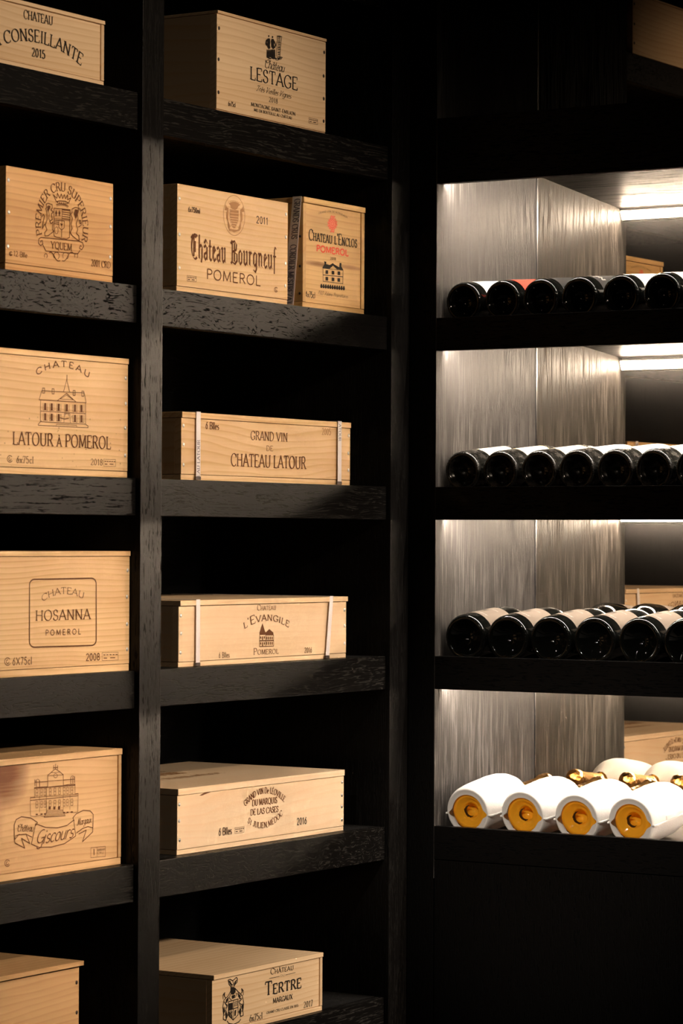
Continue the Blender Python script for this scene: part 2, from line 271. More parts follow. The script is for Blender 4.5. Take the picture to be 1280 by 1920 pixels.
class Ink:
    """flat print in the plane y = depth of its parent, x right, z up"""
    def __init__(s): s.v = []; s.f = []; s.l = []; s.n = 0
    def poly(s, pts, step=1):
        s.n += step
        i = len(s.v); s.v += pts; s.l += [s.n]*len(pts); s.f.append(list(range(i, i+len(pts))))
    def bar(s, a, b, w):
        dx, dy = b[0]-a[0], b[1]-a[1]; l = math.hypot(dx, dy) or 1e-9
        nx, ny = -dy/l*w/2, dx/l*w/2
        s.poly([(a[0]+nx, a[1]+ny), (a[0]-nx, a[1]-ny), (b[0]-nx, b[1]-ny), (b[0]+nx, b[1]+ny)])
    def stroke(s, pts, wf, cap=.35):
        """variable-width line; wf(angle) gives the width"""
        runs = [[pts[0]]]
        for i in range(1, len(pts)):
            runs[-1].append(pts[i])
            if i < len(pts)-1:
                a = math.atan2(pts[i][1]-pts[i-1][1], pts[i][0]-pts[i-1][0]); b = math.atan2(pts[i+1][1]-pts[i][1], pts[i+1][0]-pts[i][0])
                d = abs((b-a+PI) % (2*PI)-PI)
                if d > .6: runs.append([pts[i]])
        for r in runs:
            n = len(r)
            if n < 2: continue
            prev = None
            for i in range(n):
                a = r[max(i-1, 0)]; b = r[min(i+1, n-1)]
                ang = math.atan2(b[1]-a[1], b[0]-a[0]); w = wf(ang)/2
                x, y = r[i]; ext = w*(cap if (r is runs[0] and i == 0) or (r is runs[-1] and i == n-1) else .35) if i in (0, n-1) else 0
                sg = -1 if i == 0 else 1
                x += sg*ext*math.cos(ang); y += sg*ext*math.sin(ang)
                nx, ny = -math.sin(ang)*w, math.cos(ang)*w
                cur = ((x+nx, y+ny), (x-nx, y-ny))
                if prev: s.poly([prev[0], prev[1], cur[1], cur[0]], 1 if i == 1 else 0)
                prev = cur
    def line(s, w, pts): s.stroke(pts, lambda a: w)
    def glyphs(s, ch, st, h, kx, T):
        """T maps metres in glyph space to the plane"""
        thick, thin, nib, sl, stt, slant, gap = STY[st]; nib = math.radians(nib)
        w, strokes, sc = glyph(ch, st)
        h2 = h*(sc**.35)
        wf = lambda a: h2*(thin+(thick-thin)*abs(math.sin(a-nib)))
        allp = [p for q in strokes for p in q]
        for q in strokes:
            P = [((x+slant*y)*kx*h, y*h) for x, y in q]
            sub = Ink(); sub.stroke(P, wf, 0. if sl else .35)
            if sl:
                for (e, nxt) in ((q[0], q[1]), (q[-1], q[-2])):
                    ey = e[1]/sc; dx, dy = (nxt[0]-e[0])*kx, nxt[1]-e[1]; l = math.hypot(dx, dy) or 1
                    X, Y = e[0]*kx*h, e[1]*h
                    if (abs(ey) < .02 or abs(ey-1) < .02 or (abs(ey-.6) < .01 and ch.islower() and sc == 1)) and abs(dy)/l > .55:
                        if ch in 'VWXYMN' or sum(abs(p[0]-e[0]) < .02 and abs(p[1]-e[1]) < .02 for p in allp) < 3 or True:
                            o = stt*h2/2*(1 if ey < .3 else -1)
                            if ch in 'A' and ey > .9: continue
                            if ch in 'VW' and ey < .1: continue
                            sub.bar((X-sl*h2*min(1, .5+kx*.5), Y+o), (X+sl*h2*min(1, .5+kx*.5), Y+o), stt*h2)
                    elif (abs(ey) < .02 or abs(ey-1) < .02) and abs(dy)/l < .1 and sum(abs(p[0]-e[0]) < .02 and abs(p[1]-e[1]) < .02 for p in allp) == 1 and ch.upper() in 'EFLTZ27':
                        sub.bar((X, Y), (X, Y+(.2*h2 if ey < .3 else -.2*h2)), stt*h2*1.3)
            i = len(s.v); s.v += [T(p) for p in sub.v]; s.f += [[k+i for k in f] for f in sub.f]; s.l += [k+s.n for k in sub.l]; s.n += sub.n
    def text(s, txt, st, u0, v0, u1, v1, h):
        gap = STY[st][6]; ws = [glyph(c, st)[0] for c in txt]
        tot = sum(ws)+gap*(len(txt)-1)
        if STY[st][5]: tot += STY[st][5]*.3
        L = math.hypot(u1-u0, v1-v0); k = L/(tot*h); ca, sa = (u1-u0)/L, (v1-v0)/L
        x = 0
        for c, w in zip(txt, ws):
            ox = x*h*k
            s.glyphs(c, st, h, k, lambda p, ox=ox: (u0+(ox+p[0])*ca-p[1]*sa, v0+(ox+p[0])*sa+p[1]*ca))
            x += w+gap
    def arc(s, txt, st, cu, cv, R, a0, a1, h, upw):
        gap = STY[st][6]; ws = [glyph(c, st)[0] for c in txt]; tot = sum(ws)+gap*(len(txt)-1)
        if upw == 1 and a0 < a1: a0 += 2*PI
        if upw == -1 and a1 < a0: a1 += 2*PI
        Rm = R+h*.45 if upw == 1 else R-h*.45
        k = abs(a1-a0)*Rm/(tot*h); x = 0
        for c, w in zip(txt, ws):
            am = a0+(a1-a0)*(x+w/2)/tot; W_ = w*h*k/2
            if upw == 1: T = lambda p, am=am, W_=W_: (cu+(R+p[1])*math.cos(am)+(p[0]-W_)*math.sin(am), cv+(R+p[1])*math.sin(am)-(p[0]-W_)*math.cos(am))
            else: T = lambda p, am=am, W_=W_: (cu+(R-p[1])*math.cos(am)-(p[0]-W_)*math.sin(am), cv+(R-p[1])*math.sin(am)+(p[0]-W_)*math.cos(am))
            s.glyphs(c, st, h, k, T); x += w+gap
    def ops(s, lst):
        for o in lst:
            if o[0] == 't': s.text(*o[1:])
            elif o[0] == 'a': s.arc(*o[1:])
            elif o[0] == 'l': s.line(o[1], o[2])
            elif o[0] == 'f': s.poly(list(o[1]))
        return s
    def mesh(s, name, mat, parent, conv, nrm=(0, -1, 0)):
        # successive strokes lie a hair above each other, as layers of ink do
        n = Vector(nrm)
        me = bpy.data.meshes.new(name); me.from_pydata([Vector(conv(*p))+n*(2.2e-5*(k % 14)) for p, k in zip(s.v, s.l)], [], s.f); me.materials.append(mat)
        o = bpy.data.objects.new(name, me); C.objects.link(o); o.parent = parent; return o

# ------------------------------------------------------------------ what is printed on the crates (metres from each front's lower left corner)
PRINTS = {
 'conseillante': {'printed_name': [('t','CHATEAU','serif',.1371,.0815,.2123,.0815,.0142),('a','LA CONSEILLANTE','serif',.1791,-.2415,.2896,2.0341,1.1831,.0198,1)],'printed_vintage': [('t','2015','serifb',.1583,.0241,.1931,.0241,.0134)]},
 'lestage': {'printed_name': [('t','Château','script',.1489,.0968,.2162,.0968,.0158),('t','LESTAGE','serif',.1048,.0696,.2592,.0696,.0232),('t','Très Vieilles Vignes','script',.1238,.0517,.2388,.0517,.0103),('t','MONTAGNE SAINT-ÉMILION','serifb',.1082,.0224,.2528,.0224,.0063),('t','MIS EN BOUTEILLE AU CHÂTEAU','serifb',.1177,.0141,.2413,.0141,.005)],'printed_vintage': [('t','2018','serif',.1655,.0371,.194,.0371,.0083)],'printed_volume': [('t','6x75cl','narrow',.0358,.0137,.0585,.0137,.0081)],'printed_stamp': [('l',.0006,[(.2983,.0244),(.3283,.0248),(.3284,.0151),(.2984,.0147),(.2983,.0244)]),('l',.0014,[(.3007,.0215),(.3043,.0216)]),('l',.0014,[(.3064,.0216),(.31,.0216)]),('l',.0014,[(.3121,.0217),(.3157,.0217)]),('l',.0014,[(.3178,.0217),(.3214,.0218)]),('l',.0014,[(.3235,.0218),(.3271,.0219)]),('l',.0014,[(.3013,.0177),(.3073,.0177)]),('l',.0014,[(.3133,.018),(.3223,.0181)])],'printed_emblem': [('f',[(.1621,.1539),(.1614,.1558),(.1638,.1573),(.1662,.1565),(.1656,.1545),(.1639,.1529)]),('f',[(.1603,.1507),(.1675,.1517),(.169,.1445),(.1676,.1393),(.1694,.1346),(.1641,.1314),(.1595,.1349),(.158,.138)]),('f',[(.1594,.1498),(.1544,.1465),(.1527,.1397),(.1569,.1361),(.1586,.1397),(.1574,.1437),(.1609,.1458)]),('f',[(.1575,.1304),(.1593,.1304),(.1606,.1168),(.157,.1155)]),('f',[(.1605,.1295),(.1623,.1308),(.1639,.1173),(.1603,.1159)]),('f',[(.1635,.1313),(.1653,.1312),(.1672,.1177),(.1636,.1164)]),('f',[(.1665,.1304),(.1682,.1316),(.1705,.1182),(.1669,.1169)]),('f',[(.1694,.1321),(.1712,.1321),(.1737,.1186),(.1702,.1173)]),('f',[(.1558,.117),(.1717,.1167),(.1761,.1181),(.1687,.1141),(.1612,.1147)]),('f',[(.174,.154),(.174,.1563),(.1761,.1575),(.1782,.1566),(.1779,.1546),(.1758,.1533)]),('f',[(.1728,.1517),(.1794,.1526),(.1819,.148),(.1804,.142),(.1835,.1366),(.1775,.1333),(.1724,.1367),(.1717,.1424),(.1705,.1472)]),('f',[(.1803,.1511),(.1855,.146),(.1873,.1421),(.1844,.1367),(.182,.1381),(.1843,.1425),(.1807,.147)]),('f',[(.1724,.1322),(.1748,.1329),(.1767,.1191),(.1732,.1174)]),('f',[(.1757,.1327),(.1781,.1334),(.1797,.1195),(.1764,.1179)]),('f',[(.179,.1332),(.1814,.1338),(.1827,.1199),(.1797,.1183)]),('f',[(.1823,.1336),(.1847,.1343),(.1857,.1203),(.183,.1188)]),('f',[(.1717,.1184),(.1857,.1198),(.1912,.1186),(.1807,.1158),(.1732,.1161)]),('l',.0012,[(.1914,.1594),(.1983,.1609),(.2065,.1604),(.2044,.1521),(.2024,.1401),(.2008,.1232),(.2086,.123),(.2047,.1196),(.1912,.1156),(.1858,.1162),(.1912,.1194),(.1887,.1282),(.191,.1402),(.188,.1414),(.1915,.1502),(.1914,.1594)]),('f',[(.1926,.1584),(.1974,.1597),(.2041,.1594),(.2005,.1577),(.195,.1572)]),('f',[(.1925,.1552),(.1975,.1561),(.2037,.1561),(.2005,.1545),(.1951,.1541)]),('f',[(.1923,.152),(.1975,.1524),(.2034,.1529),(.2005,.1513),(.1951,.1509)]),('f',[(.1922,.1488),(.1975,.1503),(.2031,.1497),(.2006,.1482),(.1951,.1477)]),('f',[(.192,.1456),(.1975,.1466),(.2027,.1465),(.2006,.145),(.1952,.1446)]),('f',[(.1919,.1425),(.1976,.1429),(.2024,.1433),(.2006,.1419),(.1952,.1414)]),('f',[(.1917,.1393),(.1976,.1408),(.2021,.1401),(.2006,.1387),(.1952,.1383)]),('f',[(.1916,.1361),(.1976,.1371),(.2017,.1369),(.2007,.1355),(.1952,.1351)]),('f',[(.1914,.1329),(.1977,.1335),(.2014,.1337),(.2007,.1324),(.1953,.132)]),('f',[(.1912,.1297),(.1977,.1313),(.2011,.1304),(.2007,.1292),(.1953,.1288)]),('f',[(.1911,.1265),(.1977,.1276),(.2007,.1272),(.2008,.1261),(.1953,.1256)]),('f',[(.1909,.1234),(.1978,.124),(.2004,.124),(.2008,.1229),(.1954,.1225)]),('f',[(.1912,.1202),(.2002,.1223),(.2068,.1216),(.1942,.117)])]},
 'yquem': {'printed_name': [('a','PREMIER CRU SUPERIEUR','serif',.146,.0831,.0559,-2.7965,-.3473,.0141,1),('t','YQUEM','serif',.117,.0433,.1724,.0433,.0117)],'printed_volume': [('t','12·Blle','narrow',.0199,.0226,.055,.0226,.0083)],'recycling_mark': [('l',.0013,[(.016,.028),(.0152,.0285),(.0142,.0288),(.0131,.0288),(.012,.0287),(.011,.0282),(.0101,.0276),(.0095,.0269),(.0091,.026),(.0091,.0251),(.0093,.0243),(.0099,.0236),(.0107,.023),(.0116,.0227),(.0127,.0226),(.0138,.0228),(.0149,.0231),(.0158,.0237),(.0165,.0245)]),('l',.0013,[(.013,.0271),(.0123,.027),(.0118,.0266),(.0114,.026),(.0113,.0254),(.0114,.0248),(.0118,.0244),(.0124,.0241),(.013,.024),(.0137,.0242),(.0142,.0246),(.0146,.0251),(.0147,.0257)])],'printed_vintage': [('t','2001 CRD','serif',.225,.0233,.278,.0233,.0108)],'printed_emblem': [('l',.0013,[(.1297,.1216),(.1219,.131),(.1317,.1258),(.1331,.1348),(.1392,.1266),(.1432,.1346),(.147,.1268),(.1513,.1343),(.1542,.1272),(.1605,.1349),(.16,.1263),(.1687,.1307),(.1635,.1224)]),('l',.0016,[(.1292,.1203),(.1384,.1224),(.1543,.1233),(.1638,.121)]),('l',.0016,[(.1304,.1156),(.1384,.1175),(.1543,.118),(.1624,.1156)]),('l',.0009,[(.1313,.1134),(.1399,.1155),(.1543,.116),(.1607,.1136)]),('f',[(.1326,.1204),(.1349,.1205),(.135,.1182),(.1326,.1182)]),('f',[(.1375,.1206),(.1398,.1206),(.1398,.1183),(.1375,.1183)]),('f',[(.1424,.1207),(.1447,.1207),(.1448,.1184),(.1424,.1184)]),('f',[(.1473,.1208),(.1496,.1209),(.1497,.1186),(.1473,.1185)]),('f',[(.1522,.121),(.1546,.121),(.1546,.1187),(.1523,.1186)]),('f',[(.1572,.1211),(.1595,.1211),(.1595,.1188),(.1572,.1188)]),('l',.0013,[(.1241,.1092),(.1245,.0643),(.1317,.0623),(.1404,.0622),(.1441,.0607),(.149,.062),(.1577,.0619),(.1658,.0653),(.1674,.1107),(.1241,.1092)]),('l',.0009,[(.1457,.1108),(.1447,.0608)]),('l',.0009,[(.1243,.0925),(.1667,.0925)]),('l',.0014,[(.1463,.1087),(.1666,.1089)]),('l',.0014,[(.1463,.1051),(.1666,.1053)]),('l',.0014,[(.1463,.1016),(.1666,.1018)]),('l',.0014,[(.1464,.0981),(.1667,.0982)]),('l',.0014,[(.1464,.0945),(.1667,.0947)]),('l',.0014,[(.1249,.0899),(.1372,.09)]),('l',.0014,[(.1249,.0871),(.1373,.0871)]),('l',.0014,[(.1249,.0842),(.1373,.0843)]),('f',[(.1299,.1071),(.1328,.1021),(.13,.0965),(.1271,.1016)]),('l',.0009,[(.1265,.0971),(.1334,.0974)]),('f',[(.1385,.1079),(.1414,.1029),(.1386,.0973),(.1357,.1024)]),('l',.0009,[(.1351,.0979),(.1421,.0982)]),('l',.0012,[(.1372,.0905),(.1517,.0908),(.1518,.08),(.1449,.0753),(.1373,.0792),(.1372,.0905)]),('f',[(.1407,.0861),(.1482,.0859),(.1448,.0811)]),('l',.0009,[(.1356,.0741),(.1353,.0762),(.1343,.078),(.1328,.0791),(.131,.0793),(.1292,.0787),(.1278,.0774),(.1268,.0755),(.1265,.0733),(.1268,.0712),(.1278,.0694),(.1293,.0683),(.1311,.068),(.1329,.0686),(.1343,.07),(.1353,.0719),(.1356,.0741)]),('l',.0014,[(.1027,.1133),(.1083,.1156),(.1192,.1145),(.1198,.1088),(.1156,.1057),(.1222,.1029),(.1171,.0988),(.12,.0903),(.1129,.087),(.1172,.083),(.1215,.0869),(.1201,.0745),(.1236,.0713),(.1088,.0629),(.1009,.0617),(.1002,.0674),(.1059,.0723),(.1015,.0798),(.1063,.089),(.1056,.1013),(.1022,.1062),(.1061,.1092),(.1027,.1133)]),('l',.0014,[(.1001,.0814),(.0939,.073),(.0958,.0846),(.0994,.0937),(.0957,.0965),(.0929,.0922)]),('l',.0009,[(.1084,.1051),(.1119,.0984),(.11,.0911),(.1143,.088)]),('f',[(.1084,.1121),(.1146,.112),(.1135,.1077),(.1085,.1015),(.1062,.1048)]),('l',.0014,[(.1893,.1155),(.1805,.1159),(.1718,.112),(.1724,.1067),(.169,.1038),(.1734,.0971),(.1697,.0878),(.1727,.081),(.1678,.0734),(.1736,.0686),(.1869,.063),(.1921,.0628),(.1912,.0702),(.1844,.0731),(.1882,.0806),(.1837,.0891),(.1889,.0985),(.187,.1055),(.1899,.1111),(.1893,.1155)]),('l',.0014,[(.1896,.0843),(.1978,.0886),(.1959,.0956),(.1912,.096),(.1939,.0901),(.1983,.0922)]),('f',[(.1805,.1129),(.1879,.1127),(.1871,.1037),(.1822,.0961),(.1777,.1046)]),('l',.0015,[(.0848,.0555),(.0895,.0586),(.1913,.0613),(.2016,.0595),(.204,.0534),(.1987,.0476),(.1928,.0498),(.1951,.0545),(.1987,.053)]),('l',.0015,[(.0848,.0555),(.084,.0484),(.0897,.0454),(.0953,.0485),(.0941,.0537),(.0896,.0528),(.0896,.0503)]),('l',.0015,[(.0953,.0468),(.1034,.0378),(.1885,.0405),(.1943,.0464)]),('l',.0014,[(.1407,.0251),(.1385,.0244),(.1363,.0241),(.1341,.0244),(.1318,.0254),(.1296,.0271),(.1274,.0293),(.1252,.0317),(.1229,.0338),(.1207,.0355),(.1185,.0366),(.1163,.0369),(.1141,.0366),(.1119,.0359)]),('l',.0012,[(.1352,.0277),(.1367,.0286),(.1378,.0298),(.1386,.0311),(.1389,.0325),(.1388,.0338),(.1382,.0351),(.1373,.0362),(.136,.0371),(.1344,.0377),(.1327,.0379),(.1309,.0378),(.1291,.0374),(.1274,.0367),(.126,.0357),(.1249,.0345),(.1242,.0332),(.124,.0318),(.1241,.0305),(.1248,.0292),(.1258,.0282)]),('l',.0012,[(.1054,.0271),(.1065,.0279),(.1072,.029),(.1074,.0303),(.1072,.0314),(.1065,.0324),(.1054,.0331),(.1041,.0334),(.1027,.0333),(.1014,.0328),(.1004,.0319),(.0997,.0308),(.0994,.0296),(.0997,.0284),(.1004,.0274)]),('l',.0014,[(.1465,.0255),(.1487,.0253),(.1509,.0253),(.1531,.026),(.1554,.0274),(.1576,.0294),(.1598,.032),(.162,.0347),(.1642,.0373),(.1664,.0394),(.1686,.0408),(.1709,.0414),(.1731,.0415),(.1754,.0412)]),('l',.0012,[(.1595,.0297),(.1609,.0306),(.1621,.0318),(.1628,.0331),(.1632,.0345),(.1631,.0359),(.1625,.0371),(.1616,.0382),(.1602,.0391),(.1587,.0397),(.1569,.0399),(.1551,.0399),(.1533,.0394),(.1516,.0387),(.1502,.0377),(.1491,.0365),(.1484,.0352),(.1481,.0338),(.1483,.0325),(.1489,.0312),(.1499,.0301)]),('l',.0012,[(.1862,.0337),(.1873,.0346),(.188,.0357),(.1883,.037),(.188,.0382),(.1873,.0392),(.1862,.0399),(.1848,.0402),(.1834,.0401),(.1821,.0395),(.181,.0386),(.1803,.0375),(.1801,.0363),(.1803,.0351),(.1811,.0341)])]},
 'bourgneuf': {'printed_volume': [('t','6x750ml','sansb',.0322,.1392,.0679,.1392,.0088)],'printed_vintage': [('t','2011','sansb',.2438,.1393,.2814,.1393,.0121)],'printed_name': [('t','Château','black',.0403,.06,.1483,.06,.041),('t','Bourgneuf','black',.1624,.0607,.3084,.0607,.0396),('t','POMEROL','sans',.089,.0273,.2581,.0273,.0173)],'printed_stamp': [('l',.0006,[(.0293,.0284),(.0576,.0286),(.0576,.0192),(.0294,.019),(.0293,.0284)]),('l',.0014,[(.0316,.0256),(.035,.0256)]),('l',.0014,[(.0369,.0256),(.0403,.0257)]),('l',.0014,[(.0423,.0257),(.0457,.0257)]),('l',.0014,[(.0477,.0257),(.0511,.0257)]),('l',.0014,[(.053,.0258),(.0564,.0258)]),('l',.0014,[(.0322,.0218),(.0378,.0219)]),('l',.0014,[(.0435,.0221),(.0519,.0222)])],'recycling_mark': [('l',.0013,[(.3132,.0271),(.312,.0278),(.3105,.0282),(.3089,.0283),(.3072,.028),(.3057,.0275),(.3044,.0267),(.3035,.0257),(.3029,.0245),(.3029,.0234),(.3032,.0223),(.3041,.0214),(.3052,.0207),(.3067,.0202),(.3083,.0201),(.31,.0203),(.3115,.0208),(.3129,.0215),(.3139,.0225)]),('l',.0013,[(.3087,.026),(.3077,.0258),(.3069,.0253),(.3063,.0246),(.3062,.0238),(.3064,.023),(.3069,.0224),(.3078,.022),(.3088,.0219),(.3097,.0222),(.3106,.0227),(.3111,.0234),(.3113,.0242)])],'printed_emblem': [('l',.0012,[(.2069,.1472),(.2065,.1518),(.2056,.1563),(.2042,.1607),(.2022,.1648),(.1997,.1686),(.1967,.1719),(.1934,.1749),(.1897,.1773),(.1857,.1792),(.1815,.1805),(.1772,.1812),(.1728,.1813),(.1685,.1808),(.1642,.1797),(.1601,.1781),(.1562,.1759),(.1526,.1731),(.1493,.17),(.1465,.1664),(.1441,.1624),(.1422,.1582),(.1409,.1538),(.1401,.1492),(.1398,.1446),(.1401,.14),(.141,.1355),(.1425,.1312),(.1444,.1272),(.1469,.1234),(.1498,.12),(.1531,.1171),(.1567,.1147),(.1607,.1127),(.1648,.1114),(.1691,.1106),(.1735,.1105),(.1779,.1109),(.1822,.1119),(.1863,.1136),(.1903,.1158),(.1939,.1185),(.1972,.1216),(.2001,.1252),(.2025,.1292),(.2044,.1334),(.2058,.1379),(.2066,.1425),(.2069,.1472)]),('f',[(.1546,.1678),(.156,.1689),(.1575,.168),(.156,.1668)]),('f',[(.1589,.1694),(.1603,.1705),(.1618,.1696),(.1603,.1684)]),('f',[(.1632,.1707),(.1646,.1718),(.1661,.1709),(.1646,.1697)]),('f',[(.1675,.1716),(.1689,.1727),(.1704,.1718),(.1689,.1706)]),('f',[(.1718,.1719),(.1732,.173),(.1747,.172),(.1733,.1708)]),('f',[(.1761,.1716),(.1776,.1726),(.179,.1717),(.1776,.1705)]),('f',[(.1804,.1707),(.1819,.1718),(.1834,.1708),(.1819,.1696)]),('f',[(.1848,.1693),(.1863,.1704),(.1877,.1695),(.1863,.1683)]),('f',[(.1892,.1677),(.1906,.1688),(.1921,.1678),(.1906,.1666)]),('f',[(.1561,.1658),(.1613,.1678),(.1675,.1697),(.1759,.1702),(.1843,.1691),(.1906,.1665),(.1906,.1659),(.1854,.163),(.1823,.1586),(.176,.1562),(.1676,.1566),(.1624,.1584),(.1613,.1619),(.1561,.1655)]),('f',[(.1603,.1541),(.186,.1551),(.186,.151),(.1604,.15)]),('f',[(.1599,.1488),(.1861,.1498),(.1861,.1456),(.1599,.1446)]),('f',[(.1604,.1432),(.1856,.1441),(.1856,.1408),(.1605,.14)]),('f',[(.1615,.1389),(.1846,.1396),(.1846,.1366),(.1615,.1359)]),('f',[(.1631,.1349),(.183,.1353),(.1831,.1323),(.1631,.132)]),('f',[(.1652,.131),(.1804,.1309),(.1805,.1279),(.1653,.128)]),('f',[(.1679,.1271),(.1773,.1265),(.1774,.1235),(.1679,.1241)]),('l',.0009,[(.1588,.1551),(.1589,.1381),(.1637,.1279),(.1726,.1231),(.1794,.1287),(.1861,.1394),(.1871,.1555),(.1588,.1551)]),('f',[(.1467,.1628),(.1494,.1584),(.1551,.1574),(.1552,.1495),(.1542,.1417),(.1553,.1342),(.1616,.1253),(.1585,.1209),(.1544,.1229),(.1532,.134),(.1485,.1389),(.1489,.1489),(.151,.1526),(.1432,.1525)]),('f',[(.2007,.1651),(.1981,.1601),(.1923,.1581),(.1924,.1501),(.1935,.1425),(.1925,.1347),(.1863,.1246),(.1895,.1208),(.1937,.1235),(.1946,.1349),(.1993,.1406),(.1987,.1507),(.1966,.154),(.2045,.1554)]),('f',[(.1565,.1219),(.1659,.121),(.1732,.1208),(.1826,.1213),(.1915,.1245),(.19,.1202),(.1827,.1184),(.1732,.1158),(.1659,.1172),(.1586,.118)])]},
 'enclos': {'printed_name': [('a','GRAND VIN DE BORDEAUX','serifb',.108,.001,.1822,1.8634,1.3083,.0033,1),('t',"Chateau l'Enclos",'scaps',.0227,.1249,.1903,.1249,.0203),('t','P&D Adams Propriétaires','script',.0541,.0271,.1595,.0271,.0066)],'printed_region': [('t','POMEROL','slab',.049,.1065,.1597,.1065,.0113)],'printed_vintage': [('t','2018','serifb',.0966,.0949,.1159,.0949,.005)],'printed_volume': [('t','4x75cl','narrow',.0117,.0188,.0448,.0188,.0112)],'printed_seal': [('f',[(.1176,.1634),(.1214,.1603),(.1157,.158),(.1166,.1539),(.1105,.1537),(.1082,.1497),(.1034,.1516),(.0986,.1488),(.0963,.1524),(.0902,.1515),(.091,.1558),(.0853,.157),(.0891,.1608),(.0852,.1639),(.0909,.1662),(.09,.1703),(.0961,.1706),(.0983,.1746),(.1032,.1726),(.108,.1755),(.1103,.1719),(.1165,.1728),(.1156,.1685),(.1214,.1673)]),('f',[(.0963,.1758),(.1002,.1786),(.1025,.1758),(.1058,.1785),(.1074,.1756),(.1125,.1785),(.1114,.1736),(.0963,.1722)]),('f',[(.0983,.1509),(.0957,.1447),(.1028,.1472),(.1072,.1452),(.1112,.1509)])],'seal_outline': [('l',.001,[(.1171,.1634),(.1166,.166),(.1152,.1684),(.113,.1703),(.1101,.1717),(.1068,.1724),(.1032,.1724),(.0996,.1717),(.0963,.1704),(.0935,.1685),(.0913,.1662),(.09,.1636),(.0895,.1609),(.09,.1583),(.0914,.1559),(.0936,.154),(.0965,.1526),(.0998,.1519),(.1034,.1519),(.107,.1525),(.1103,.1539),(.1131,.1558),(.1153,.1581),(.1167,.1607),(.1171,.1634)]),('l',.001,[(.1131,.163),(.1127,.1649),(.1118,.1665),(.1102,.1678),(.1081,.1688),(.1058,.1693),(.1032,.1693),(.1007,.1688),(.0983,.1679),(.0963,.1665),(.0948,.1649),(.0938,.1631),(.0935,.1612),(.0939,.1594),(.0949,.1578),(.0964,.1564),(.0985,.1555),(.1008,.155),(.1034,.155),(.1059,.1554),(.1082,.1564),(.1103,.1577),(.1118,.1593),(.1128,.1611),(.1131,.163)]),('l',.001,[(.1082,.1626),(.108,.1636),(.1075,.1644),(.1067,.1651),(.1057,.1657),(.1045,.1659),(.1033,.1659),(.102,.1657),(.1008,.1652),(.0998,.1645),(.099,.1636),(.0986,.1627),(.0984,.1617),(.0986,.1607),(.0991,.1598),(.0999,.1591),(.1009,.1586),(.1021,.1583),(.1033,.1583),(.1046,.1586),(.1058,.159),(.1068,.1597),(.1076,.1606),(.108,.1616),(.1082,.1626)]),('l',.0009,[(.1135,.1631),(.1206,.1622)]),('l',.0009,[(.1122,.1592),(.1173,.1559)]),('l',.0009,[(.1085,.1562),(.1102,.1513)]),('l',.0009,[(.1034,.1547),(.1013,.1496)]),('l',.0009,[(.0982,.1553),(.093,.1513)]),('l',.0009,[(.0945,.1576),(.0874,.1558)]),('l',.0009,[(.0931,.1612),(.0861,.162)]),('l',.0009,[(.0944,.165),(.0894,.1683)]),('l',.0009,[(.0981,.1681),(.0964,.1729)]),('l',.0009,[(.1032,.1695),(.1053,.1746)]),('l',.0009,[(.1084,.169),(.1136,.173)]),('l',.0009,[(.1121,.1666),(.1193,.1685)]),('l',.001,[(.0963,.1734),(.1003,.1771),(.1025,.1749),(.1058,.1773),(.1074,.1749),(.1125,.1773)]),('l',.001,[(.0987,.1504),(.0965,.1458),(.1027,.148),(.1072,.1462),(.1103,.1508)])],'printed_emblem': [('f',[(.0755,.09),(.0828,.0894),(.0824,.0852),(.0944,.0844),(.1055,.0889),(.1089,.0874),(.1279,.0829),(.129,.0914),(.1357,.0913),(.1351,.0853),(.1426,.0787),(.1212,.0788),(.106,.0847),(.0923,.0771),(.069,.077),(.0767,.0848)]),('l',.0012,[(.0715,.0772),(.0717,.0523)]),('l',.0012,[(.1415,.0786),(.1408,.0527)]),('l',.0014,[(.0716,.0642),(.1411,.066)]),('l',.001,[(.0717,.0523),(.1408,.0533)]),('l',.0012,[(.0923,.0771),(.106,.0847),(.1212,.0788)]),('l',.0008,[(.0715,.0766),(.1415,.0782)]),('f',[(.0801,.0738),(.089,.074),(.089,.0673),(.0802,.0671)]),('f',[(.0802,.0613),(.0891,.0615),(.0891,.0548),(.0803,.0546)]),('f',[(.1016,.0743),(.1105,.0745),(.1106,.0678),(.1017,.0676)]),('f',[(.1017,.0618),(.1107,.062),(.1107,.0553),(.1018,.0551)]),('f',[(.1219,.0748),(.1309,.075),(.131,.0683),(.122,.0681)]),('f',[(.1221,.0622),(.131,.0624),(.1311,.0557),(.1221,.0555)]),('f',[(.0621,.0421),(.0643,.0468),(.0678,.0475),(.07,.0427),(.0683,.0395),(.0639,.0394)]),('f',[(.0698,.0422),(.072,.0469),(.0755,.0477),(.0777,.0428),(.076,.0396),(.0716,.0395)]),('f',[(.0775,.0424),(.0797,.0471),(.0832,.0478),(.0855,.043),(.0837,.0398),(.0793,.0397)]),('f',[(.0853,.0426),(.0874,.0472),(.091,.048),(.0932,.0432),(.0915,.0399),(.0871,.0398)]),('f',[(.093,.0427),(.0952,.0474),(.0987,.0482),(.101,.0433),(.0993,.0401),(.0948,.04)]),('f',[(.1008,.0429),(.103,.0476),(.1065,.0483),(.1088,.0435),(.1071,.0402),(.1026,.0401)]),('f',[(.1086,.043),(.1108,.0477),(.1144,.0485),(.1166,.0436),(.1149,.0404),(.1104,.0403)]),('f',[(.1164,.0432),(.1186,.0479),(.1222,.0486),(.1245,.0438),(.1227,.0405),(.1182,.0405)]),('f',[(.1242,.0433),(.1264,.0481),(.13,.0488),(.1323,.0439),(.1305,.0407),(.1261,.0406)]),('f',[(.1321,.0435),(.1343,.0482),(.1379,.049),(.1402,.0441),(.1384,.0409),(.1339,.0408)]),('f',[(.14,.0437),(.1422,.0484),(.1458,.0491),(.1481,.0443),(.1463,.041),(.1418,.0409)])]},
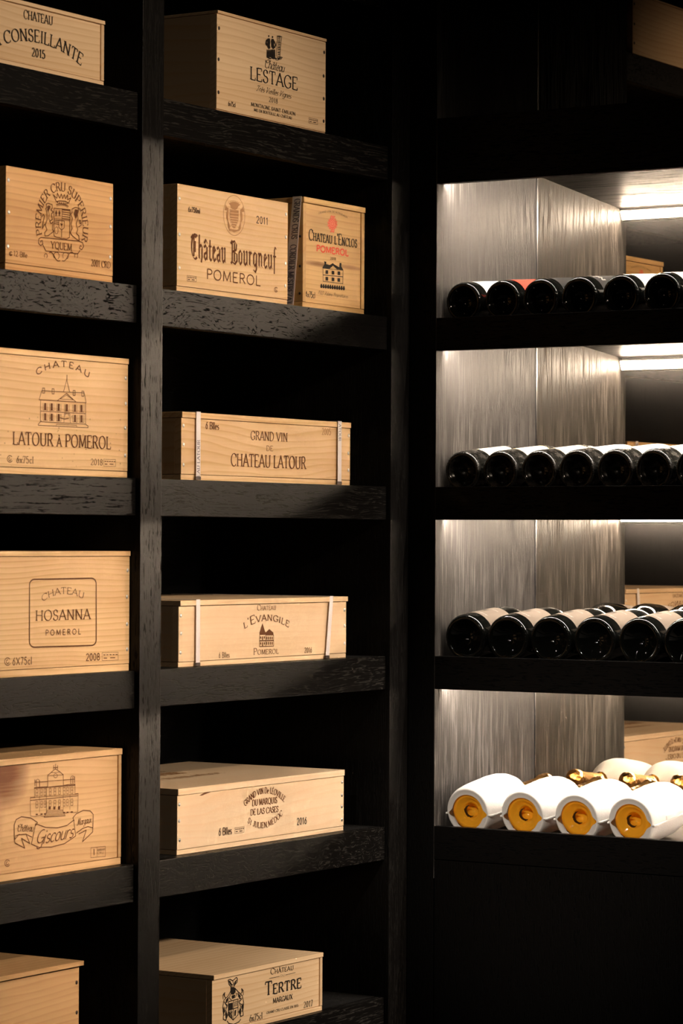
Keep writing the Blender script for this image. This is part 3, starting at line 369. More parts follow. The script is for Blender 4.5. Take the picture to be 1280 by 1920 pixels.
 'latpom': {'printed_name': [('a','CHATEAU','slabw',.1795,.0202,.1569,2.0403,1.1346,.0099,1),('t','LATOUR à POMEROL','scaps',.0467,.0468,.3074,.0468,.0206)],'printed_volume': [('t','6x75cl','serif',.0562,.0178,.0998,.0178,.0109)],'recycling_mark': [('l',.0013,[(.0446,.0271),(.0432,.028),(.0415,.0286),(.0397,.0288),(.0378,.0286),(.0361,.028),(.0347,.027),(.0336,.0258),(.033,.0244),(.0329,.023),(.0333,.0215),(.0343,.0203),(.0356,.0193),(.0372,.0186),(.0391,.0184),(.0409,.0185),(.0427,.019),(.0442,.0199),(.0453,.0211)]),('l',.0013,[(.0395,.0259),(.0384,.0257),(.0375,.0251),(.0368,.0242),(.0366,.0232),(.0368,.0223),(.0375,.0214),(.0384,.0209),(.0395,.0207),(.0407,.0209),(.0416,.0215),(.0422,.0224),(.0424,.0234)])],'printed_vintage': [('t','2018','serif',.2529,.0191,.285,.0191,.0101)],'printed_stamp': [('l',.0006,[(.2881,.0295),(.3216,.0297),(.3217,.018),(.2882,.0178),(.2881,.0295)]),('l',.0014,[(.2908,.026),(.2948,.026)]),('l',.0014,[(.2972,.0261),(.3012,.0261)]),('l',.0014,[(.3035,.0261),(.3075,.0261)]),('l',.0014,[(.3099,.0261),(.3139,.0262)]),('l',.0014,[(.3163,.0262),(.3203,.0262)]),('l',.0014,[(.2915,.0214),(.2982,.0214)]),('l',.0014,[(.3049,.0217),(.315,.0217)])],'printed_emblem': [('l',.0011,[(.1138,.121),(.1206,.136),(.2343,.1372),(.2392,.1214),(.1138,.121)]),('l',.0011,[(.1613,.1213),(.1864,.1347),(.2116,.1215),(.1613,.1213)]),('l',.0008,[(.1691,.1245),(.1864,.1319),(.2034,.1249),(.1691,.1245)]),('l',.0011,[(.1777,.1361),(.1862,.157),(.1948,.1364)]),('l',.0016,[(.1865,.1571),(.1868,.1647)]),('l',.0011,[(.1177,.1208),(.118,.0859),(.112,.0815),(.112,.0797),(.245,.0804),(.2449,.0831),(.2379,.086),(.2376,.1214)]),('l',.0011,[(.1179,.1029),(.2377,.1033)]),('l',.0011,[(.118,.0859),(.2379,.086)]),('l',.0008,[(.1589,.0813),(.1601,.0832),(.2132,.0832),(.2142,.0807)]),('l',.0011,[(.1224,.1404),(.1279,.1405),(.128,.1324),(.1225,.1323),(.1224,.1404)]),('l',.0011,[(.1476,.1403),(.1531,.1404),(.1532,.1322),(.1477,.1322),(.1476,.1403)]),('l',.0011,[(.2036,.1401),(.2093,.1402),(.2093,.1319),(.2037,.1319),(.2036,.1401)]),('l',.0011,[(.2269,.14),(.2326,.1401),(.2327,.1318),(.227,.1317),(.2269,.14)]),('f',[(.1272,.1164),(.1327,.1165),(.1328,.1053),(.1273,.1053)]),('l',.0007,[(.1239,.1163),(.124,.105)]),('l',.0007,[(.1361,.1164),(.1362,.1051)]),('l',.0007,[(.124,.105),(.1362,.1051)]),('f',[(.1274,.0998),(.1329,.0999),(.133,.0887),(.1275,.0887)]),('l',.0007,[(.124,.0997),(.1241,.0884)]),('l',.0007,[(.1363,.0998),(.1364,.0884)]),('l',.0007,[(.1241,.0884),(.1364,.0884)]),('f',[(.1441,.1166),(.1496,.1166),(.1498,.1054),(.1442,.1054)]),('l',.0007,[(.1407,.1164),(.1408,.1051)]),('l',.0007,[(.153,.1166),(.1531,.1052)]),('l',.0007,[(.1408,.1051),(.1531,.1052)]),('f',[(.1443,.0999),(.1498,.0999),(.1499,.0887),(.1444,.0887)]),('l',.0007,[(.1409,.0998),(.141,.0884)]),('l',.0007,[(.1532,.0999),(.1533,.0885)]),('l',.0007,[(.141,.0884),(.1533,.0885)]),('f',[(.1626,.1167),(.1682,.1167),(.1683,.1055),(.1627,.1055)]),('l',.0007,[(.1592,.1166),(.1593,.1052)]),('l',.0007,[(.1716,.1167),(.1717,.1053)]),('l',.0007,[(.1593,.1052),(.1717,.1053)]),('f',[(.1628,.1),(.1684,.1),(.1685,.0888),(.1629,.0888)]),('l',.0007,[(.1594,.0999),(.1595,.0885)]),('l',.0007,[(.1718,.0999),(.1719,.0885)]),('l',.0007,[(.1595,.0885),(.1719,.0885)]),('f',[(.1844,.1169),(.19,.1169),(.1901,.1056),(.1845,.1056)]),('l',.0007,[(.181,.1167),(.1811,.1053)]),('l',.0007,[(.1935,.1168),(.1936,.1054)]),('l',.0007,[(.1811,.1053),(.1936,.1054)]),('f',[(.2063,.117),(.212,.1171),(.2121,.1058),(.2064,.1057)]),('l',.0007,[(.2029,.1169),(.203,.1054)]),('l',.0007,[(.2155,.117),(.2156,.1055)]),('l',.0007,[(.203,.1054),(.2156,.1055)]),('f',[(.2065,.1002),(.2121,.1002),(.2122,.0889),(.2066,.0889)]),('l',.0007,[(.203,.1),(.2031,.0886)]),('l',.0007,[(.2156,.1001),(.2157,.0886)]),('l',.0007,[(.2031,.0886),(.2157,.0886)]),('f',[(.2237,.1171),(.2294,.1172),(.2295,.1058),(.2238,.1058)]),('l',.0007,[(.2202,.117),(.2203,.1055)]),('l',.0007,[(.2329,.1171),(.233,.1056)]),('l',.0007,[(.2203,.1055),(.233,.1056)]),('f',[(.2238,.1002),(.2295,.1003),(.2296,.0889),(.2239,.0889)]),('l',.0007,[(.2203,.1001),(.2205,.0886)]),('l',.0007,[(.233,.1002),(.2331,.0887)]),('l',.0007,[(.2205,.0886),(.2331,.0887)]),('l',.0009,[(.1797,.0862),(.1805,.1015),(.1952,.1017),(.1969,.0862)]),('l',.0009,[(.193,.0972),(.1929,.0982),(.1924,.0992),(.1918,.1),(.1909,.1007),(.1898,.1012),(.1886,.1015),(.1873,.1016),(.1861,.1014),(.1849,.101),(.1838,.1004),(.183,.0997),(.1823,.0988),(.1819,.0978),(.1818,.0968)]),('l',.0016,[(.1656,.0943),(.1812,.0924),(.1921,.0939)])]},
 'latour': {'printed_name': [('t','GRAND VIN','serif',.2142,.0756,.3341,.0756,.0159),('t','DE','serif',.2652,.0573,.286,.0573,.0092),('t','CHATEAU LATOUR','serif',.1521,.0271,.3956,.0271,.0224)],'printed_volume': [('t','6 Blles','serifb',.073,.0905,.1135,.0905,.0122)],'printed_vintage': [('t','2005','serif',.4508,.0924,.4813,.0924,.0119)]},
 'hosanna': {'printed_emblem': [('l',.0024,[(.2607,.1562),(.2642,.1558),(.2675,.1549),(.2703,.1534),(.2724,.1514),(.2738,.1492),(.2743,.1468),(.2751,.054),(.2747,.0516),(.2734,.0494),(.2712,.0475),(.2685,.0461),(.2652,.0453),(.2617,.045),(.1098,.0464),(.1065,.0468),(.1035,.0478),(.1008,.0493),(.0988,.0512),(.0975,.0534),(.097,.0557),(.0962,.1467),(.0966,.149),(.0978,.1512),(.0998,.153),(.1025,.1544),(.1055,.1553),(.1088,.1556),(.2607,.1562)])],'printed_name': [('a','CHATEAU','serif',.1881,-.0139,.1452,1.9788,1.2144,.0105,1),('t','HOSANNA','serif',.1128,.0887,.2582,.0887,.0168),('t','POMEROL','sansw',.1389,.0646,.2329,.0646,.0086)],'printed_volume': [('t','6X75cl','sans',.0539,.0194,.1034,.0194,.0116)],'printed_vintage': [('t','2008','sansb',.2476,.0203,.2851,.0203,.0112)],'printed_stamp': [('l',.0006,[(.2914,.0324),(.3363,.0319),(.3364,.0186),(.2915,.0192),(.2914,.0324)]),('l',.0014,[(.295,.0284),(.3004,.0283)]),('l',.0014,[(.3035,.0283),(.3089,.0282)]),('l',.0014,[(.312,.0282),(.3174,.0281)]),('l',.0014,[(.3206,.0281),(.326,.028)]),('l',.0014,[(.3291,.028),(.3345,.0279)]),('l',.0014,[(.296,.0231),(.3049,.023)]),('l',.0014,[(.3139,.0232),(.3274,.023)])],'recycling_mark': [('l',.0013,[(.0472,.0291),(.0456,.0303),(.0437,.031),(.0416,.0314),(.0395,.0313),(.0375,.0307),(.0359,.0297),(.0347,.0284),(.034,.0268),(.0339,.0252),(.0344,.0235),(.0354,.0221),(.0369,.0208),(.0388,.02),(.0409,.0196),(.043,.0196),(.045,.0201),(.0467,.021),(.048,.0223)]),('l',.0013,[(.0414,.0281),(.0401,.0279),(.0391,.0273),(.0383,.0264),(.0381,.0253),(.0384,.0241),(.0391,.0231),(.0402,.0225),(.0414,.0222),(.0427,.0224),(.0438,.023),(.0445,.0239),(.0447,.0251)])]},
 'evangile': {'printed_name': [('t','Chateau','scaps',.2433,.094,.304,.094,.0104),('a',"l'Evangile",'scapsb',.2734,-.1251,.2,1.9345,1.2,.0149,1)],'printed_region': [('t','Pomerol','scaps',.2323,.0144,.3134,.0144,.0117)],'printed_emblem': [('f',[(.2605,.0705),(.2694,.0549),(.2716,.054),(.2829,.0596),(.2961,.053),(.2967,.0478),(.2711,.0484),(.2708,.0495),(.2513,.0495),(.2509,.0536)]),('l',.0014,[(.2516,.05),(.2515,.0288),(.2972,.0285),(.297,.0489)]),('l',.0014,[(.2711,.0495),(.2713,.0287)]),('l',.002,[(.2514,.0392),(.2971,.0387)]),('f',[(.2533,.0472),(.2565,.0471),(.2566,.0431),(.2533,.0432)]),('f',[(.2534,.0364),(.2566,.0363),(.2566,.0323),(.2534,.0324)]),('f',[(.2591,.0471),(.2624,.047),(.2624,.0402),(.2592,.0403)]),('f',[(.2592,.0363),(.2625,.0362),(.2625,.0294),(.2593,.0295)]),('f',[(.2651,.0469),(.2684,.0468),(.2684,.0428),(.2652,.0429)]),('f',[(.2652,.0361),(.2685,.036),(.2685,.0319),(.2653,.032)]),('f',[(.2728,.0463),(.276,.0462),(.2761,.0408),(.2728,.0409)]),('f',[(.2729,.0368),(.2761,.0367),(.2762,.0313),(.2729,.0314)]),('f',[(.2787,.0461),(.2819,.0461),(.282,.0406),(.2787,.0407)]),('f',[(.2787,.0366),(.282,.0366),(.2821,.0311),(.2788,.0312)]),('f',[(.2845,.046),(.2878,.0459),(.2879,.0405),(.2846,.0406)]),('f',[(.2846,.0365),(.2879,.0364),(.2879,.031),(.2847,.0311)]),('f',[(.2904,.0458),(.2937,.0458),(.2938,.0403),(.2905,.0404)]),('f',[(.2905,.0363),(.2938,.0362),(.2938,.0308),(.2906,.0309)])],'printed_volume': [('t','6 Blles','sans',.1224,.0125,.1552,.0125,.0093)],'printed_vintage': [('t','2016','sans',.4005,.0134,.4254,.0134,.0093)]},
 'giscours': {'printed_name': [('t','Giscours','scriptb',.1367,.0507,.2405,.0555,.0225),('t','Château','script',.0896,.0769,.1325,.0735,.0116)],'printed_region': [('t','Margaux','script',.2483,.0739,.2881,.0758,.0112)],'printed_emblem': [('l',.0015,[(.1385,.0855),(.1655,.0773),(.1965,.0743),(.2215,.0762),(.2396,.0834),(.2453,.057),(.2155,.047),(.1812,.0442),(.1474,.0466),(.1278,.0534),(.1385,.0855)]),('l',.0015,[(.1434,.087),(.1256,.0959),(.1014,.0996),(.0879,.096),(.0829,.0879),(.0837,.0636),(.0942,.0711),(.1137,.0705),(.1289,.0646)]),('l',.0015,[(.1385,.0827),(.1434,.087)]),('l',.0015,[(.0837,.0636),(.0853,.0588),(.1103,.0483),(.1017,.0649),(.1236,.0547),(.1144,.0695)]),('l',.0012,[(.0837,.0636),(.0867,.0699),(.0972,.0718)]),('l',.0015,[(.2371,.0874),(.2465,.0934),(.2655,.0978),(.2847,.0954),(.2928,.089),(.292,.0668),(.2785,.0698),(.2642,.068),(.2468,.0617)]),('l',.0015,[(.2371,.0874),(.2409,.0823)]),('l',.0015,[(.292,.0668),(.2915,.06),(.2634,.0459),(.2738,.0644),(.2532,.0596)]),('l',.0008,[(.1238,.128),(.125,.0988),(.1384,.0972),(.1484,.0983),(.1617,.0954)]),('l',.0008,[(.2513,.1267),(.2503,.096),(.2402,.0958),(.2275,.0977),(.2166,.0962)]),('l',.0008,[(.1238,.129),(.136,.1287),(.1343,.1442),(.148,.1443),(.1695,.1434)]),('l',.0008,[(.2513,.1267),(.2424,.1264),(.2429,.1427),(.2271,.1433),(.2114,.1428)]),('l',.0008,[(.1238,.128),(.1697,.1276),(.2116,.1256),(.2513,.1258)]),('l',.0008,[(.1343,.1442),(.1695,.1428),(.2099,.1426),(.2429,.1417)]),('l',.0012,[(.1343,.1429),(.2429,.1407)]),('l',.0012,[(.1238,.1242),(.2513,.1229)]),('l',.0012,[(.1357,.1526),(.1694,.1519)]),('l',.0012,[(.2114,.1515),(.2422,.1508)]),('l',.0012,[(.1695,.1438),(.1694,.1618),(.177,.1651),(.1894,.171),(.2019,.1654),(.2107,.1601),(.2114,.1428)]),('l',.0008,[(.1694,.1608),(.2107,.1597)]),('l',.0008,[(.1694,.1523),(.2114,.1515)]),('l',.0008,[(.1786,.1656),(.2019,.1649)]),('l',.0008,[(.1951,.1596),(.1947,.1609),(.1936,.1621),(.192,.1629),(.1901,.1633),(.1882,.1632),(.1866,.1625),(.1855,.1615),(.1851,.1602),(.1855,.1589),(.1866,.1577),(.1882,.1568),(.1901,.1565),(.192,.1566),(.1936,.1572),(.1947,.1583),(.1951,.1596)]),('l',.0013,[(.1847,.1703),(.1847,.177)]),('l',.0013,[(.19,.17),(.1899,.1789)]),('l',.0013,[(.1956,.1696),(.1955,.1763)]),('l',.0012,[(.1847,.1732),(.1956,.1729)]),('l',.0014,[(.1357,.1573),(.1358,.147)]),('l',.0014,[(.1397,.1556),(.1398,.1452)]),('l',.0014,[(.1479,.1547),(.148,.1443)]),('l',.0014,[(.2308,.154),(.2309,.1435)]),('l',.0014,[(.2365,.1546),(.2366,.144)]),('l',.0014,[(.2415,.1552),(.2416,.1447)]),('l',.0008,[(.1483,.1527),(.1481,.1537),(.1477,.1546),(.1472,.1554),(.1464,.1561),(.1454,.1567),(.1444,.157),(.1433,.1572),(.1422,.1572),(.1412,.1569),(.1403,.1565),(.1395,.1559),(.1389,.1552),(.1386,.1543),(.1385,.1534)]),('l',.0008,[(.2409,.152),(.2408,.153),(.2404,.1539),(.2398,.1547),(.239,.1554),(.238,.156),(.2369,.1564),(.2358,.1566),(.2347,.1565),(.2336,.1563),(.2327,.1559),(.2319,.1552),(.2313,.1545),(.2309,.1536),(.2308,.1527)]),('l',.0008,[(.1386,.1411),(.1435,.1409),(.1436,.13),(.1387,.1302),(.1386,.1411)]),('l',.0008,[(.1386,.1356),(.1435,.1355)]),('l',.0008,[(.1388,.1213),(.1437,.1211),(.1437,.1107),(.1389,.1109),(.1388,.1213)]),('l',.0008,[(.1388,.1161),(.1437,.1159)]),('f',[(.1386,.1015),(.1441,.1013),(.1442,.0988),(.1387,.099)]),('l',.0008,[(.1508,.1408),(.1557,.1406),(.1558,.1297),(.1509,.1298),(.1508,.1408)]),('l',.0008,[(.1509,.1353),(.1558,.1352)]),('l',.0008,[(.151,.121),(.1559,.1208),(.156,.1103),(.1511,.1105),(.151,.121)]),('l',.0008,[(.151,.1158),(.1559,.1156)]),('f',[(.1509,.1011),(.1564,.1009),(.1564,.0984),(.1509,.0987)]),('l',.0008,[(.16,.1406),(.1649,.1404),(.165,.1294),(.1601,.1296),(.16,.1406)]),('l',.0008,[(.1601,.1351),(.165,.1349)]),('l',.0008,[(.1602,.1207),(.1651,.1205),(.1652,.1101),(.1603,.1103),(.1602,.1207)]),('l',.0008,[(.1602,.1155),(.1652,.1153)]),('f',[(.1601,.1008),(.1656,.1006),(.1656,.0981),(.1601,.0984)]),('l',.0008,[(.1736,.1403),(.1785,.1401),(.1786,.129),(.1737,.1292),(.1736,.1403)]),('l',.0008,[(.1736,.1347),(.1786,.1346)]),('l',.0008,[(.1737,.1203),(.1787,.1201),(.1788,.1097),(.1738,.1099),(.1737,.1203)]),('l',.0008,[(.1738,.1151),(.1787,.1149)]),('l',.0008,[(.1859,.1399),(.1909,.1398),(.191,.1287),(.186,.1289),(.1859,.1399)]),('l',.0008,[(.186,.1344),(.191,.1343)]),('l',.0008,[(.1861,.12),(.1911,.1198),(.1912,.1093),(.1862,.1095),(.1861,.12)]),('l',.0008,[(.1862,.1147),(.1911,.1146)]),('l',.0008,[(.1984,.1396),(.2034,.1395),(.2035,.1284),(.1985,.1286),(.1984,.1396)]),('l',.0008,[(.1984,.1341),(.2034,.134)]),('l',.0008,[(.1986,.1196),(.2035,.1194),(.2036,.1089),(.1986,.1091),(.1986,.1196)]),('l',.0008,[(.1986,.1144),(.2036,.1142)]),('l',.0008,[(.2109,.1393),(.2159,.1391),(.216,.1281),(.211,.1282),(.2109,.1393)]),('l',.0008,[(.2109,.1338),(.2159,.1336)]),('l',.0008,[(.211,.1193),(.216,.1191),(.2161,.1085),(.2111,.1088),(.211,.1193)]),('l',.0008,[(.2111,.114),(.2161,.1138)]),('f',[(.2109,.0992),(.2165,.099),(.2166,.0965),(.2109,.0967)]),('l',.0008,[(.2196,.1391),(.2246,.1389),(.2247,.1278),(.2197,.128),(.2196,.1391)]),('l',.0008,[(.2197,.1336),(.2247,.1334)]),('l',.0008,[(.2198,.119),(.2248,.1188),(.2249,.1083),(.2199,.1085),(.2198,.119)]),('l',.0008,[(.2199,.1138),(.2249,.1136)]),('f',[(.2197,.0989),(.2253,.0987),(.2254,.0962),(.2197,.0965)]),('l',.0008,[(.2316,.1388),(.2366,.1386),(.2367,.1275),(.2317,.1277),(.2316,.1388)]),('l',.0008,[(.2316,.1333),(.2367,.1331)]),('l',.0008,[(.2317,.1187),(.2368,.1185),(.2369,.1079),(.2318,.1081),(.2317,.1187)]),('l',.0008,[(.2318,.1134),(.2368,.1132)]),('f',[(.2316,.0986),(.2373,.0983),(.2373,.0958),(.2316,.0961)]),('f',[(.1723,.1109),(.1779,.1107),(.1779,.1056),(.1723,.1058)]),('f',[(.1847,.11),(.1903,.1098),(.1903,.1047),(.1847,.1049)]),('f',[(.1971,.1091),(.2027,.1089),(.2027,.1038),(.1971,.104)]),('l',.0007,[(.148,.1433),(.1484,.1036)]),('l',.0007,[(.1664,.1429),(.1668,.103)]),('l',.0007,[(.2108,.1418),(.2112,.1016)]),('l',.0007,[(.2287,.1414),(.2291,.1011)]),('l',.0007,[(.169,.104),(.2087,.1029)]),('l',.0007,[(.1671,.1022),(.2103,.1009)]),('l',.0007,[(.1653,.1005),(.2118,.0989)]),('l',.0007,[(.1635,.0987),(.2134,.0969)]),('l',.0007,[(.1616,.0969),(.215,.0948)]),('l',.0007,[(.1598,.0952),(.2166,.0928)]),('l',.001,[(.169,.1049),(.1607,.0942),(.2166,.0924),(.2087,.1033)])],'recycling_mark': [('l',.0013,[(.0713,.0311),(.0699,.0322),(.0682,.033),(.0663,.0334),(.0645,.0334),(.0628,.033),(.0613,.0322),(.0602,.0311),(.0596,.0298),(.0596,.0283),(.06,.0268),(.0609,.0255),(.0622,.0243),(.0639,.0235),(.0657,.023),(.0676,.0229),(.0693,.0233),(.0708,.024),(.072,.025)]),('l',.0013,[(.0662,.0305),(.065,.0304),(.0641,.0299),(.0635,.0291),(.0633,.0282),(.0635,.0271),(.0641,.0262),(.0651,.0256),(.0662,.0253),(.0673,.0254),(.0683,.0259),(.0689,.0267),(.0691,.0276)])],'printed_stamp': [('l',.0007,[(.2869,.0341),(.3273,.0331),(.3274,.0164),(.287,.0175),(.2869,.0341)]),('l',.0006,[(.3039,.0336),(.3041,.0169)]),('l',.002,[(.2956,.031),(.2957,.0214)]),('t','BORDEAUX','sansb',.3053,.0271,.3254,.0271,.0031),('t','CRU','sansb',.3053,.0218,.3225,.0218,.0035)]},
 'leoville': {'printed_name': [('a','GRAND VIN De LÉOVILLE','serifb',.2715,-.0209,.1093,2.1747,.9521,.0107,1),('t','DU MARQUIS','serifb',.2319,.0682,.3122,.0682,.011),('t','DE LAS CASES','serifb',.2267,.0518,.3168,.0518,.0107),('a','St JULIEN,MÉDOC','serifb',.2695,.1341,.1078,-2.0798,-.9546,.0101,-1)],'printed_volume': [('t','6 Blles','sansb',.1263,.0238,.1662,.0238,.0126)],'printed_stamp': [('l',.0006,[(.1762,.0336),(.206,.0333),(.2061,.0232),(.1763,.0236),(.1762,.0336)]),('l',.0014,[(.1786,.0306),(.1822,.0305)]),('l',.0014,[(.1842,.0305),(.1878,.0304)]),('l',.0014,[(.1899,.0304),(.1935,.0304)]),('l',.0014,[(.1956,.0304),(.1991,.0303)]),('l',.0014,[(.2012,.0303),(.2048,.0302)]),('l',.0014,[(.1792,.0265),(.1852,.0265)]),('l',.0014,[(.1911,.0266),(.2001,.0265)])],'printed_vintage': [('t','2016','sansb',.3794,.0229,.4118,.0229,.0121)],'resin_streak': [('f',[(.0656,.0987),(.0804,.1029),(.1023,.106),(.1081,.1053),(.0966,.1018),(.0736,.0981)])]},
 'tertre': {'printed_name': [('t','Château','scaps',.1851,.0863,.2603,.0863,.0108),('t','DU','serif',.2177,.0785,.2313,.0785,.0035),('t','Tertre','scapsb',.1678,.0503,.2865,.0503,.0242),('t','MARGAUX','serifb',.1936,.0333,.2573,.0333,.0092),('t','GRAND CRU CLASSÉ EN 1855','serifb',.1723,.0169,.2774,.0169,.0044)],'printed_rule': [('l',.0009,[(.1812,.0799),(.2148,.0798)]),('l',.0009,[(.2341,.0798),(.2671,.0803)])],'printed_vintage': [('t','2017','serif',.2957,.0119,.326,.0119,.011)],'printed_volume': [('t','6x75cl','serif',.1174,.0105,.1588,.0105,.0113)],'printed_emblem': [('f',[(.0572,.0795),(.0654,.0789),(.0729,.076),(.073,.069),(.0664,.0649),(.0581,.067),(.0567,.0734)]),('l',.0016,[(.0599,.0791),(.0516,.0856),(.0497,.0935),(.0557,.0936),(.0634,.0903),(.0689,.092),(.0749,.0948),(.0783,.0924),(.0778,.0862),(.0709,.0824),(.0663,.0779)]),('l',.0012,[(.0557,.0882),(.0635,.0826),(.0736,.0875)]),('l',.0012,[(.064,.0902),(.0662,.0838)]),('l',.0016,[(.0506,.0548),(.0502,.0317),(.066,.0203),(.0811,.0276),(.0808,.0556),(.0506,.0548)]),('l',.0012,[(.0665,.0543),(.0662,.0211)]),('l',.0016,[(.0507,.0393),(.081,.0408)]),('f',[(.052,.0515),(.0643,.0515),(.0644,.0391),(.0521,.0392)]),('f',[(.0699,.0368),(.0755,.0377),(.0733,.0271),(.0695,.0268)]),('l',.0014,[(.0529,.036),(.0632,.0253)]),('l',.0014,[(.053,.0313),(.0631,.0354)]),('l',.0016,[(.06,.0753),(.0505,.0656),(.0368,.0596),(.0329,.0478),(.0357,.0336),(.0344,.0261),(.0426,.0227),(.048,.0304),(.0425,.0404),(.0479,.049),(.0396,.0531),(.0505,.0579)]),('l',.0014,[(.0341,.0615),(.0335,.0693),(.0395,.0724),(.0381,.0664),(.0423,.062)]),('l',.0012,[(.037,.0473),(.0425,.0327)]),('l',.0012,[(.0453,.0277),(.0448,.0298),(.0432,.0316),(.041,.0328),(.0386,.0331),(.0364,.0325),(.0349,.0311),(.0344,.0291),(.035,.0271),(.0365,.0253),(.0387,.0241),(.0411,.0237),(.0433,.0243),(.0448,.0258),(.0453,.0277)]),('l',.0016,[(.071,.076),(.0807,.0688),(.0946,.0593),(.0989,.0463),(.0963,.0326),(.0977,.0247),(.0894,.0234),(.0838,.0327),(.0893,.0413),(.0836,.0514),(.0919,.0534),(.0808,.061)]),('l',.0014,[(.0974,.0605),(.0979,.0682),(.0917,.0729),(.0932,.0665),(.0891,.0631)]),('l',.0012,[(.0948,.0468),(.0893,.0335)]),('l',.0012,[(.0977,.0278),(.0971,.0299),(.0956,.0317),(.0933,.0329),(.0909,.0332),(.0887,.0326),(.0871,.0312),(.0866,.0292),(.0872,.0271),(.0887,.0253),(.091,.0241),(.0934,.0238),(.0956,.0244),(.0972,.0258),(.0977,.0278)]),('l',.0009,[(.0508,.0919),(.0579,.0894)]),('l',.0009,[(.0772,.0902),(.0695,.0877)]),('l',.0009,[(.0524,.0376),(.0524,.0275)]),('l',.0009,[(.0682,.0518),(.0797,.0523)]),('l',.0009,[(.0516,.0905),(.059,.0871)]),('l',.0009,[(.0761,.0888),(.0687,.086)]),('l',.0009,[(.0548,.0377),(.0549,.0263)]),('l',.0009,[(.0682,.0499),(.0798,.0505)]),('l',.0009,[(.0524,.0892),(.0602,.0848)]),('l',.0009,[(.075,.0873),(.0679,.0842)]),('l',.0009,[(.0573,.0379),(.0574,.025)]),('l',.0009,[(.0682,.0481),(.0798,.0486)]),('l',.0009,[(.0533,.0878),(.0613,.0825)]),('l',.0009,[(.0739,.0859),(.0671,.0824)]),('l',.0009,[(.0598,.038),(.0599,.0238)]),('l',.0009,[(.0682,.0462),(.0798,.0467)]),('l',.0009,[(.0541,.0865),(.0624,.0802)]),('l',.0009,[(.0728,.0845),(.0662,.0807)]),('l',.0009,[(.0622,.0382),(.0624,.0225)]),('l',.0009,[(.0682,.0443),(.0798,.0449)]),('f',[(.0423,.0589),(.0518,.0639),(.05,.058),(.0451,.0524)]),('f',[(.0337,.0477),(.0397,.0408),(.0365,.0335),(.0332,.0401)]),('f',[(.0425,.0373),(.0486,.0304),(.044,.0232),(.0415,.0297)]),('f',[(.0351,.0722),(.0395,.0701),(.0368,.0643)]),('l',.0012,[(.0573,.0671),(.0532,.0606),(.0601,.0567)]),('l',.0012,[(.0382,.0564),(.0465,.0461),(.0384,.044)]),('f',[(.0891,.06),(.0793,.0674),(.0813,.061),(.0864,.0541)]),('f',[(.0981,.0464),(.092,.041),(.0954,.0327),(.0987,.0385)]),('f',[(.0893,.0382),(.0832,.0328),(.088,.0244),(.0905,.0303)]),('f',[(.0962,.0715),(.0918,.0705),(.0946,.064)]),('l',.0012,[(.0738,.0671),(.078,.0645),(.0711,.0595)]),('l',.0012,[(.0933,.0563),(.085,.0481),(.0934,.0439)]),('f',[(.0601,.0644),(.0719,.0645),(.0698,.0586),(.062,.0583)]),('l',.0018,[(.0468,.0213),(.0523,.016),(.0674,.0124),(.084,.0148),(.0895,.0188)])]},
}


# ------------------------------------------------------------------ materials
OAK_X = black_oak('black_oak_boards', 'X', figure=1.5)
OAK_Z = black_oak('black_oak_uprights', 'Z', figure=.2, seed=1., al=6., brk=.2, dense=1.3)
OAK_IN = black_oak('black_oak_inside', 'X', base=(.007, .0065, .006), pore=(.014, .013, .012), rough=.55, spec=.2, figure=.5, seed=2.)
LAC = black_oak('black_oak_lacquer', 'Y', base=(.0018, .0016, .0015), pore=(.0022, .002, .0019), rough=.45, spec=.08, figure=.2, seed=3.)
LACZ = black_oak('black_oak_lacquer_upright', 'Z', base=(.0018, .0016, .0015), pore=(.0024, .0022, .002), rough=.45, spec=.08, figure=.2, seed=4.)
PANEL = black_oak('smoked_oak_panel', 'Z', base=(.024, .0217, .0198), pore=(.085, .078, .072), rough=.40, spec=.08, figure=.12, seed=5., fine=1.)
CEIL = black_oak('smoked_oak_soffit', 'Y', base=(.009, .007, .0054), pore=(.0045, .0037, .003), rough=.42, spec=.04, figure=.2, seed=6., fine=1.)
SHELF_GLARE = plain('painted_shelf_glare', (.04, .032, .025), .6, 0, .2)  # paler than the oak: glare on the shelf tops painted as colour
MIRROR, nt, b = new_mat('mirror_glass')   # clean silvering under a faint haze of dust
b.inputs['Base Color'].default_value = (.68, .60, .50, 1); b.inputs['Metallic'].default_value = 1; b.inputs['Roughness'].default_value = 0
hz = nd(nt, 'ShaderNodeBsdfGlossy', i_Roughness=.22); hz.inputs['Color'].default_value = (.66, .56, .46, 1)
mx = nd(nt, 'ShaderNodeMixShader'); mx.inputs[0].default_value = .012
nt.links.new(b.outputs[0], mx.inputs[1]); nt.links.new(hz.outputs[0], mx.inputs[2]); nt.links.new(mx.outputs[0], nt.nodes['Material Output'].inputs[0])
SEAM = plain('dark_mirror_edge', (.12, .12, .125), .3, 1.0)
ALU = plain('brushed_aluminium', (.55, .55, .56), .3, 1.0)
PLASTER = plain('dark_plaster', (.012, .011, .010), .9, 0, .1)
FLOOR = black_oak('dark_floor_boards', 'X', base=(.012, .011, .010), pore=(.02, .018, .016), rough=.5, spec=.2, seed=8.)
NAIL = plain('nail_steel', (.80, .78, .75), .4, .6)
RUST = plain('nail_dark', (.05, .035, .03), .5, .6)
INK_BROWN = plain('burnt_brown_ink', (.125, .048, .019), .7, 0, .1)
INK_DARK = plain('dark_brown_ink', (.06, .03, .018), .7, 0, .1)
INK_BLACK = plain('black_ink', (.022, .017, .014), .7, 0, .1)
INK_RED = plain('red_ink', (.78, .10, .055), .6, 0, .1)
INK_PINK = plain('pale_red_ink', (.82, .24, .13), .6, 0, .1)
INK_PALE = plain('faded_brown_ink', (.36, .18, .075), .7, 0, .1)
